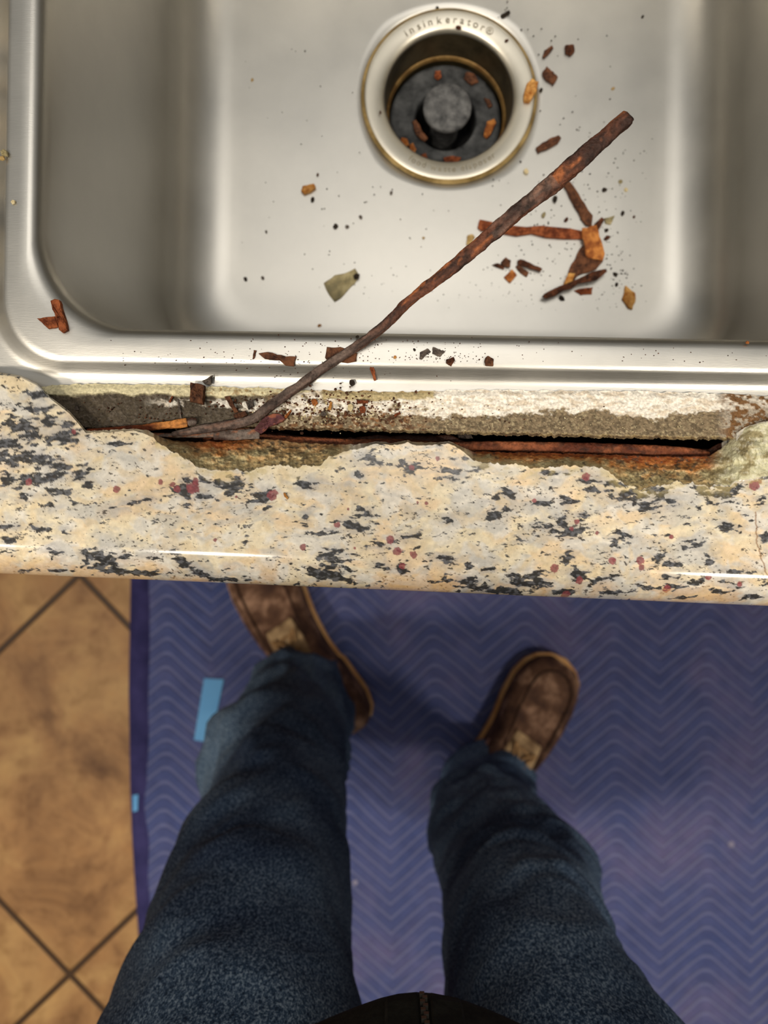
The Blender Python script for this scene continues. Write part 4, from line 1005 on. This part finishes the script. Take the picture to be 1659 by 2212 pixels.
def tape(pts, label, z=.0195):
    P3 = [P(x, y, z) for x, y in pts]
    c = sum(P3, Vector()) / 4
    vs = []; n = 12
    for th in (0, .0005):
        for i in range(n + 1):
            a = P3[0].lerp(P3[3], i / n); b2 = P3[1].lerp(P3[2], i / n)
            for k in range(5):
                v = a.lerp(b2, k / 4)
                zz = .007 + (float(fbm(np.array(v.x * 5), np.array(v.y * 5), 501, 3)) - .4) * .010 + .0035
                vs.append((v.x - c.x, v.y - c.y, zz + th - .006))
    nn = (n + 1) * 5
    fs = [];
    for i in range(n):
        for k in range(4):
            a = i * 5 + k; fs.append((a, a + 5, a + 6, a + 1)); fs.append((nn + a, nn + a + 1, nn + a + 6, nn + a + 5))
    ring = [k for k in range(5)] + [i * 5 + 4 for i in range(1, n + 1)] + [n * 5 + k for k in (3, 2, 1, 0)] + [i * 5 for i in range(n - 1, 0, -1)]
    for i in range(len(ring)):
        a, b2 = ring[i], ring[(i + 1) % len(ring)]; fs.append((a, b2, b2 + nn, a + nn))
    o = mesh('tape_strip', vs, fs, tape_m, None, smooth=False)
    o.location = (c.x, c.y, .006)
    return tag(o, label, 'tape')
tape([(438, 1468), (481, 1470), (452, 1608), (416, 1602)], 'light blue strip of masking tape on the blanket left of the trouser leg')
tape([(283, 1722), (295, 1720), (294, 1755), (284, 1758)], 'tiny light blue tape scrap on the left edge of the blanket')

# ------------------------------------------------------------------ the person
person = empty('person', (.02, -.33, 0))
tag(person, 'person in blue jeans, dark jacket and brown suede shoes standing at the sink', 'person')
def denim_mat():
    m, nt, b = new_mat('worn_lit_blue_denim'); L = nt.links
    tc = N(nt, 'ShaderNodeTexCoord')
    mp = N(nt, 'ShaderNodeMapping'); mp.inputs['Scale'].default_value = (1, 1.6, .55); mp.inputs['Rotation'].default_value = (0.3, .5, 0)
    L.new(tc.outputs['Object'], mp.inputs['Vector'])
    n1 = N(nt, 'ShaderNodeTexNoise', Scale=640, Detail=4, Roughness=.75); L.new(mp.outputs[0], n1.inputs['Vector'])
    n2 = N(nt, 'ShaderNodeTexNoise', Scale=7, Detail=4); L.new(tc.outputs['Object'], n2.inputs['Vector'])
    r1 = ramp(nt, n1.outputs[0], [(.34, lc(34, 46, 66)), (.50, lc(74, 100, 132)), (.62, lc(160, 184, 208))])
    r2 = ramp(nt, n2.outputs[0], [(.38, (.45, .47, .55, 1)), (.62, (1.35, 1.35, 1.3, 1))])  # faded areas; contrast raised to paint lit and shaded cloth as well
    mm = N(nt, 'ShaderNodeMix', data_type='RGBA', blend_type='MULTIPLY'); mm.inputs[0].default_value = 1
    L.new(r1.outputs[0], mm.inputs[6]); L.new(r2.outputs[0], mm.inputs[7])
    L.new(mm.outputs[2], b.inputs['Base Color'])
    b.inputs['Roughness'].default_value = .9; b.inputs['Specular IOR Level'].default_value = .1
    bump(nt, b, n1.outputs[0], .5, .0006)
    return m
denim = denim_mat()
def wrinkle(a, z, seed, cx):
    """deep diagonal folds, ridged"""
    v = Vector((math.cos(a) * 1.1 + seed, math.sin(a) * 1.1, z * 9 + .6 * math.sin(a + seed)))
    n_ = mnoise.noise(v); r_ = 1 - abs(n_) * 2.2
    v2 = Vector((math.cos(a) * 2.0 + seed * 2, math.sin(a) * 2.0, z * 22 + 1.2 * math.cos(a)))
    n2_ = 1 - abs(mnoise.noise(v2)) * 2.4
    return .65 * r_ + .35 * n2_
def leg_rings(secs, seed, kinks, n=72, m=110):
    """secs: (z, cx, cy, rx, ry, rot) world; kinks: (z, angle, amount, width)"""
    vs = []
    zs = [s[0] for s in secs]
    for i in range(m):
        z = zs[0] + (zs[-1] - zs[0]) * i / (m - 1)
        v = [np.interp(z, zs, [s[k] for s in secs]) for k in range(1, 6)]
        cx, cy, rx, ry, rt = v
        for k in range(n):
            a = 2 * math.pi * k / n
            amp = .0105 * (.5 + 1.0 * math.exp(-((z - .28) / .2) ** 2))
            dr = amp * wrinkle(a, z, seed, cx) - amp * .45
            for (kz, ka, kq, kw) in kinks:
                da = (a - ka + math.pi) % (2 * math.pi) - math.pi
                zz = (z - kz) / kw
                zz = (z - kz - .030 * math.sin(da * 1.2 + seed)) / (kw if z > kz else kw * .38)
                dr += kq * math.exp(-abs(zz) ** 1.3) * math.exp(-(da / .75) ** 2)
            if z < .09: dr *= .5
            x = (rx + dr) * math.cos(a); y = (ry + dr) * math.sin(a)
            vs.append((cx + x * math.cos(rt) - y * math.sin(rt), cy + x * math.sin(rt) + y * math.cos(rt), z))
    return vs, grid_faces(m, n, True)
pi = math.pi
Lsec = [(.065, -.104, -.262, .057, .084, .55), (.10, -.105, -.264, .059, .082, .55), (.16, -.112, -.270, .063, .078, .4), (.22, -.119, -.279, .070, .078, .1), (.30, -.123, -.290, .078, .080, 0), (.40, -.112, -.302, .071, .080, 0), (.50, -.107, -.317, .073, .080, 0), (.60, -.104, -.330, .078, .084, 0), (.70, -.098, -.342, .080, .088, 0), (.80, -.086, -.350, .092, .10, 0), (.90, -.085, -.355, .10, .10, 0)]
Rsec = [(.055, .144, -.402, .061, .068, -.6), (.10, .147, -.404, .063, .068, -.6), (.18, .136, -.402, .068, .068, -.3), (.26, .128, -.396, .069, .071, 0), (.33, .130, -.388, .070, .072, 0), (.42, .131, -.378, .071, .074, 0), (.50, .128, -.368, .070, .076, 0), (.60, .114, -.354, .065, .080, 0), (.70, .107, -.346, .063, .086, 0), (.80, .108, -.350, .084, .094, 0), (.90, .10, -.355, .098, .10, 0)]
v1, f1 = leg_rings(Lsec, 1.3, [(.31, pi * .95, .014, .05), (.31, pi * .60, .010, .06), (.14, pi * .62, .010, .03), (.22, pi * .35, .009, .04), (.42, pi * .45, .010, .07), (.52, pi * .75, .009, .05), (.63, pi * .5, .010, .06), (.70, pi * .8, .007, .05)])
v2, f2 = leg_rings(Rsec, 5.1, [(.20, pi * 1.0, .010, .04), (.46, 0.02, .017, .05), (.46, pi * .4, .010, .06), (.14, pi * .45, .010, .03), (.26, pi * .55, .010, .04), (.34, pi * .7, .008, .04), (.58, pi * .5, .010, .05), (.66, pi * .35, .008, .05)])
vs = v1 + v2; fs = f1 + [tuple(i + len(v1) for i in f) for f in f2]
# hips
off = len(vs); hips = []
for (z, cx, cy, rx, ry) in ((.84, .01, -.352, .150, .098), (.88, .01, -.352, .178, .106), (.93, .01, -.350, .180, .112), (1.0, .01, -.348, .165, .108), (1.03, .01, -.348, .160, .105)):
    for k in range(48):
        a = 2 * pi * k / 48; hips.append((cx + rx * math.cos(a), cy + ry * math.sin(a), z))
vs += hips; fs += [tuple(i + off for i in f) for f in grid_faces(5, 48, True)]
jeans = mesh('jeans', vs, fs, denim, person)
so = jeans.modifiers.new('cloth', 'SOLIDIFY'); so.thickness = .002; so.offset = -1

jk = noise_mat('dark_green_black_jacket', lc(24, 25, 22), lc(40, 41, 36), 160, .85, .6, .001)
def jacket():
    vs = []; n = 120
    secs = [(.866, .015, -.345, .150, .094), (.868, .015, -.345, .158, .104), (.875, .015, -.345, .164, .107), (.90, .015, -.345, .168, .108), (.97, .015, -.345, .172, .112), (1.06, .012, -.343, .175, .115), (1.18, .01, -.34, .182, .118), (1.30, .008, -.335, .19, .12), (1.38, .006, -.335, .19, .108), (1.43, .004, -.335, .15, .085), (1.465, .003, -.33, .075, .07), (1.50, .003, -.325, .066, .064)]
    for (z, cx, cy, rx, ry) in secs:
        for k in range(n):
            a = 2 * pi * k / n
            x = rx * math.cos(a); y = ry * math.sin(a)
            if y > 0:
                y += .0145 * math.exp(-((x - .003) / .046) ** 2) * math.exp(-((z - .88) / .12) ** 2)
            wv = .002 * mnoise.noise(Vector((x * 30, y * 30, z * 12)))
            vs.append((cx + x * (1 + wv * 5), cy + y * (1 + wv * 5), z))
    fs = grid_faces(len(secs), n, True)
    return vs, fs
jv, jf = jacket()
def tube(path, radii, n=18, cap=True):
    vs = []; 
    W = [Vector(p) for p in path]
    for i, w_ in enumerate(W):
        tg = (W[min(i + 1, len(W) - 1)] - W[max(i - 1, 0)]).normalized()
        ref = Vector((0, 0, 1)) if abs(tg.z) < .9 else Vector((1, 0, 0))
        sd = tg.cross(ref).normalized(); up = sd.cross(tg)
        for k in range(n):
            a = 2 * pi * k / n; vs.append(w_ + (sd * math.cos(a) + up * math.sin(a)) * radii[i])
    fs = grid_faces(len(W), n, True)
    if cap: fs += [tuple(range(n - 1, -1, -1)), tuple(range((len(W) - 1) * n, len(W) * n))]
    return vs, fs
for sgn in (-1, 1):
    if sgn < 0: tv, tf = tube([(-.165, -.335, 1.40), (-.215, -.335, 1.33), (-.255, -.345, 1.18), (-.275, -.35, 1.10), (-.285, -.335, .98), (-.285, -.325, .90)], [.07, .064, .055, .052, .045, .038])
    else: tv, tf = tube([(sgn * .17 + .005, -.335, 1.40), (sgn * .22, -.33, 1.33), (sgn * .27, -.28, 1.20), (sgn * .275, -.25, 1.165), (sgn * .24, -.19, 1.19), (sgn * .16, -.12, 1.26), (sgn * .12, -.09, 1.30)], [.07, .064, .055, .054, .05, .042, .036])
    o_ = len(jv); jv = jv + [tuple(v) for v in tv]; jf = jf + [tuple(i + o_ for i in f) for f in tf]
jacket_o = mesh('jacket', jv, jf, jk, person)
tag(jacket_o, 'dark green-black zipped jacket')
so = jacket_o.modifiers.new('cloth', 'SOLIDIFY'); so.thickness = .002; so.offset = -1
# zipper: two tapes with a row of teeth and a raised placket on each side
zx = (915 - 829.5) * .37 / F
def front_y(z, x, extra=0):
    xx = x - .015; ry = np.interp(z, [.866, .875, .90, .97, 1.06, 1.18, 1.30, 1.38], [.094, .107, .108, .112, .115, .118, .12, .108]); rx = np.interp(z, [.866, .9, 1.18, 1.38], [.15, .168, .182, .19])
    cy = np.interp(z, [.866, .97, 1.3], [-.345, -.345, -.335])
    return float(cy + ry * math.sqrt(max(0, 1 - (xx / rx) ** 2)) + .0145 * math.exp(-((xx - .003) / .046) ** 2) * math.exp(-((z - .88) / .12) ** 2) + extra)
zv = []; zf = []
bm = bmesh.new()
for k in range(150):
    z = .869 + k * .0032
    sx = .0006 if k % 2 else -.0006
    y = front_y(z, zx, .0012)
    addbox(bm, zx + sx - .0011, zx + sx + .0011, y - .0015, y + .0008, z, z + .0020)
m_ = bpy.data.meshes.new('zipper'); bm.to_mesh(m_); bm.free(); m_.materials.append(steel_mat('zipper_metal', (.42, .38, .32, 1), .4))
zo = bpy.data.objects.new('zipper', m_); C.objects.link(zo); zo.parent = jacket_o
zo.matrix_parent_inverse = Matrix.Identity(4)
for sgn in (-1, 1):
    tv = []; 
    zs = np.linspace(.865, 1.36, 60)
    for z in zs:
        for (dx, dy) in ((.0028, -.002), (.0028, .0016), (.0038, .0026), (.0165, .0026), (.0178, .0016), (.0178, -.002)):
            x = zx + sgn * dx; tv.append((x, front_y(max(z, .868), x, dy), z))
    pf = grid_faces(60, 6)
    if sgn > 0: pf = [tuple(reversed(f)) for f in pf]
    pf.append(tuple(range(6)))
    po = mesh('zip_placket', tv, pf, jk, None, smooth=False)
    po.parent = jacket_o; po.matrix_parent_inverse = Matrix.Identity(4)

# ---- shoes
suede = noise_mat('brown_suede', lc(68, 46, 38), lc(176, 138, 112), 34, .85, .5, .002, lc(104, 74, 56), p=(.34, .68))  # suede mottle, contrast raised to paint highlights on the creases
suede_lit = noise_mat('lit_suede', lc(116, 88, 62), lc(206, 174, 130), 40, .85, .5, .002, p=(.34, .66))  # same suede recoloured lighter to paint its lit patches
sole_m = noise_mat('tan_crepe_sole', lc(196, 142, 86), lc(222, 176, 120), 40, .75, .4, .001)
lace_m = noise_mat('tan_lace', lc(150, 112, 74), lc(188, 150, 104), 200, .9, .5, .001)
stitch_m = noise_mat('dark_seam', lc(46, 30, 22), lc(70, 46, 34), 90, .9, .3)
def make_shoe(heel, toe, mirror, zground, ankle_light):
    """outline along the foot's axis; mirror=+1: inner side on the right"""
    root = mesh('shoe', [(0, 0, 0)], [], None, None)
    H = Vector((heel[0], heel[1], 0)); T = Vector((toe[0], toe[1], 0)); Lg = (T - H).length
    ax = (T - H).normalized(); sd = Vector((ax.y, -ax.x, 0))           # right-hand side of the foot
    #      s, inner half width, outer half width (fraction of metres)
    W_ = [(0, .0, .0), (.015, .018, .018), (.05, .028, .028), (.12, .034, .034), (.25, .035, .036), (.40, .036, .040), (.55, .042, .048), (.68, .050, .053), (.80, .052, .052), (.88, .047, .046), (.94, .037, .037), (.98, .022, .022), (1.0, .0, .0)]
    def width(s):
        xs = [w_[0] for w_ in W_]; a = np.interp(s, xs, [w_[1] for w_ in W_]); b_ = np.interp(s, xs, [w_[2] for w_ in W_])
        return (a, b_)
    def bend(s): return mirror * .010 * math.sin(pi * s) ** 2 * (1 if s > .3 else .6) - mirror * .004
    def pt(s, t, z, sc=1.0, grow=0.0):                                   # t in -1..1 across (left..right)
        a, b_ = width(s); inner, outer = a, b_
        wl_, wr_ = (outer, inner) if mirror > 0 else (inner, outer)
        hw = wr_ if t > 0 else wl_
        off_ = -bend(s)
        p = H + ax * (s * Lg) + sd * (off_ + t * (hw * sc + grow * (1 if hw > .001 else 0)))
        return Vector((p.x, p.y, z))
    ns = 64
    ss_ = [0.5 - .5 * math.cos(pi * i / (ns - 1)) for i in range(ns)]
    # sole: outline ring, extruded with a rounded edge
    outl = [(s, 1) for s in ss_] + [(s, -1) for s in reversed(ss_[1:-1])]
    vs = []; lv = [(zground, -.002), (zground + .003, .001), (zground + .011, .0015), (zground + .020, .0035), (zground + .0245, .0030), (zground + .0255, .0005), (zground + .0255, -.006)]
    cen = pt(.5, 0, 0)
    for (z, g) in lv:
        for (s, t) in outl:
            p = pt(s, t, z)
            d = Vector((p.x, p.y, 0)) - Vector((H + ax * (min(max(s, .16), .82) * Lg) - sd * bend(s)).to_tuple()); d.z = 0
            toe_up = .010 * max(0, (s - .72) / .28) ** 2
            p = p + d.normalized() * g; p.z += toe_up
            vs.append(p)
    no = len(outl)
    fs = grid_faces(len(lv), no, True) + [tuple(range(no - 1, -1, -1)), tuple(range((len(lv) - 1) * no, len(lv) * no))]
    sole = mesh('sole', vs, fs, sole_m, None); 
    # upper
    def hgt(s): return np.interp(s, [0, .02, .08, .2, .35, .45, .55, .68, .80, .90, .96, 1.0], [.03, .062, .078, .086, .088, .082, .068, .052, .045, .038, .028, .006])
    nt_ = 40; vs = []
    for i, s in enumerate(ss_):
        s2 = .012 + s * .972
        for k in range(nt_ + 1):
            a = pi * k / nt_
            ca, sa = math.cos(a), math.sin(a)
            t = -math.copysign(abs(ca) ** .62, ca)
            toe_up = .010 * max(0, (s2 - .72) / .28) ** 2
            h = hgt(s2) * (abs(sa) ** .78)
            bul = .96 + .05 * math.sin(min(1, sa * 1.6) * pi / 2)
            # moccasin seam: raised rim round the top of the toe, dished inside
            wi = abs(t); seam_t = .62 if s2 < .86 else .62 * math.sqrt(max(0, 1 - ((s2 - .86) / .085) ** 2))
            rid = math.exp(-((wi - seam_t) / .07) ** 2) * .0035 if s2 > .52 and s2 < .97 else 0
            if s2 > .52 and wi < seam_t: h -= .002
            cr_ = .0022 * mnoise.noise(Vector((s2 * 16, t * 2, mirror * 3))) + .0020 * (1 - abs(mnoise.noise(Vector((s2 * 9, t * 1.3, 7 + mirror)))) * 3) * math.exp(-((s2 - .6) / .12) ** 2)
            p = pt(s2, t * bul, zground + .0245 + toe_up + h + rid + cr_ * sa)
            vs.append(p)
    fs = grid_faces(ns, nt_ + 1)
    fs.append(tuple(range(nt_ + 1))); 
    up_ = mesh('shoe', vs, fs, suede, person)
    bpy.data.objects.remove(root)
    up_.data.materials.append(suede_lit); up_.data.materials.append(stitch_m)
    def sub(o):
        o.parent = up_; o.matrix_parent_inverse = Matrix.Identity(4)
    sub(sole)
    def top(s, t, lift):
        a, b_ = width(s)
        sa = (max(0, 1 - abs(t) ** (1 / .62 * 2))) ** .5
        toe_up = .010 * max(0, (s - .72) / .28) ** 2
        return pt(s, t, zground + .0245 + toe_up + hgt(s) * sa ** .78 + lift)
    # raised seam thread
    path = []
    for i in range(60):
        q = i / 59
        if q < .42: s = .50 + (.86 - .50) * q / .42; t = -.62
        elif q > .58: s = .86 - (.86 - .50) * (q - .58) / .42; t = .62
        else:
            a = pi * (q - .42) / .16; s = .86 + .082 * math.sin(a); t = -.62 * math.cos(a)
        path.append(top(s, t, .0028))
    tv, tf = tube(path, [.0017] * len(path), 8)
    sub(mesh('seam', tv, tf, stitch_m, None))
    # vamp saddle with eyelet flaps, its lit suede painted in a lighter tan
    vs = []; na, nb = 22, 22
    for i in range(na):
        for k in range(nb):
            s = .30 + (.60 - .30) * i / (na - 1)
            t = (-.56 + 1.12 * k / (nb - 1)) * (1 if s < .5 else 1 - (s - .5) * 2.2)
            vs.append(top(s, t, .0034 + .0014 * mnoise.noise(Vector((s * 20, t * 4, 3)))))
    for i in range(na):
        for k in range(nb):
            v = vs[i * nb + k]; vs.append(Vector((v.x, v.y, v.z - .0028)))
    g = grid_faces(na, nb); nn = na * nb
    fs = g + [tuple(i + nn for i in reversed(f)) for f in g]
    ring = list(range(nb)) + [i * nb + nb - 1 for i in range(1, na)] + [(na - 1) * nb + k for k in range(nb - 2, -1, -1)] + [i * nb for i in range(na - 2, 0, -1)]
    for i in range(len(ring)):
        a, b_ = ring[i], ring[(i + 1) % len(ring)]; fs.append((b_, a, a + nn, b_ + nn))
    vp = mesh('vamp_saddle', vs, fs, suede_lit, None); sub(vp); tag(vp, 'tan suede saddle, painted lighter as if lit')
    for j in range(4):
        s = .38 + j * .050
        pth = [top(s + (.012 if (i % 2) == 5 else 0) + .012 * math.sin(i / 10 * pi) * (1 if j % 2 else -1), -.30 + .60 * i / 10, .0062 + .002 * math.sin(pi * i / 10)) for i in range(11)]
        tv, tf = tube(pth, [.0019] * 11, 8); sub(mesh('lace', tv, tf, lace_m, None))
    for q in (-1, 1):
        pth = [top(.50 + .055 * math.sin(pi * i / 14), q * (.04 + .34 * math.sin(pi * i / 14 / 1.25)), .0085 + .004 * math.sin(pi * i / 14)) for i in range(15)]
        tv, tf = tube(pth, [.0019] * 15, 8); sub(mesh('lace', tv, tf, lace_m, None))
    return up_
def fp(px, py, z=.028): 
    v = P(px, py, z); return (v.x, v.y)
make_shoe(fp(778, 1562), fp(518, 1178), +1, .013, 1)
make_shoe(fp(966, 1762), fp(1220, 1426), -1, .013, 1)

# ---- body: one continuous skinned figure inside the clothes
skin = noise_mat('skin', lc(190, 140, 112), lc(214, 166, 138), 30, .6, .1)
bv = [(.01, -.352, .93), (.01, -.352, 1.10), (.005, -.345, 1.30), (.003, -.335, 1.42), (.003, -.322, 1.50), (.003, -.300, 1.58), (.003, -.285, 1.66), (.003, -.290, 1.72)]
br = [.09, .085, .095, .055, .050, .072, .085, .055]
be = [(0, 1), (1, 2), (2, 3), (3, 4), (4, 5), (5, 6), (6, 7)]
def chain(start, pts):
    prev = start
    for (p, r_) in pts:
        bv.append(p); br.append(r_); be.append((prev, len(bv) - 1)); prev = len(bv) - 1
    return prev
chain(0, [((-.085, -.353, .86), .068), ((-.107, -.330, .60), .055), ((-.109, -.317, .50), .050), ((-.115, -.300, .36), .048), ((-.100, -.262, .13), .032), ((-.098, -.250, .085), .030), ((-.135, -.170, .060), .024)])
chain(0, [((.10, -.353, .86), .068), ((.124, -.350, .60), .055), ((.128, -.368, .50), .050), ((.128, -.385, .36), .046), ((.142, -.398, .13), .032), ((.142, -.395, .085), .030), ((.185, -.320, .060), .024)])
sgn = 1
wr_ = chain(3, [((.13, -.335, 1.40), .045), ((.215, -.33, 1.33), .040), ((.275, -.25, 1.165), .036), ((.16, -.12, 1.26), .028), ((.115, -.085, 1.305), .024), ((.095, -.065, 1.335), .022)])
base_ = Vector(bv[wr_])
for q in range(4):
    off_ = Vector((.022 - q * .014, 0.004, 0))
    chain(wr_, [(tuple(base_ + off_ * .9 + Vector((-.010, .018, .012))), .0095), (tuple(base_ + off_ + Vector((-.030, .034, .014))), .0085), (tuple(base_ + off_ + Vector((-.048, .036, .002))), .0075)])
chain(wr_, [(tuple(base_ + Vector((-.022, -.012, .004))), .0105), (tuple(base_ + Vector((-.044, -.012, .012))), .009)])
wl_ = chain(3, [((-.13, -.335, 1.40), .045), ((-.205, -.335, 1.33), .040), ((-.275, -.35, 1.10), .036), ((-.285, -.327, .90), .027), ((-.285, -.322, .865), .026), ((-.285, -.318, .815), .028)])
base_ = Vector(bv[wl_])
for q, ln in enumerate((.070, .080, .076, .060)):
    yy = .028 - q * .018
    chain(wl_, [(tuple(base_ + Vector((0, yy, -.030))), .0095), (tuple(base_ + Vector((.006, yy, -.030 - ln * .5))), .0085), (tuple(base_ + Vector((.018, yy, -.030 - ln * .95))), .0075)])
chain(wl_, [(tuple(base_ + Vector((.016, .026, .000))), .0105), (tuple(base_ + Vector((.026, .044, -.028))), .009)])
bmesh_ = bpy.data.meshes.new('body'); bmesh_.from_pydata(bv, be, []); bmesh_.update()
body = bpy.data.objects.new('body', bmesh_); C.objects.link(body)
sk_ = body.modifiers.new('skin', 'SKIN'); 
if not bmesh_.skin_vertices:
    bpy.context.view_layer.objects.active = body
for i, v in enumerate(bmesh_.skin_vertices[0].data):
    v.radius = (br[i], br[i]); v.use_root = (i == 0)
sb = body.modifiers.new('sub', 'SUBSURF'); sb.levels = 2; sb.render_levels = 2
bmesh_.materials.append(skin); put(body, person)
hair_v = []; 
for i in range(12):
    th = pi * .62 * i / 11
    for k in range(28):
        a = 2 * pi * k / 28
        hair_v.append((.003 + .088 * math.sin(th) * math.cos(a), -.302 + .100 * math.sin(th) * math.sin(a), 1.675 + .105 * math.cos(th)))
hair = mesh('hair', hair_v, grid_faces(12, 28, True), noise_mat('short_brown_hair', lc(44, 32, 24), lc(72, 54, 40), 120, .8, .8, .003), person)
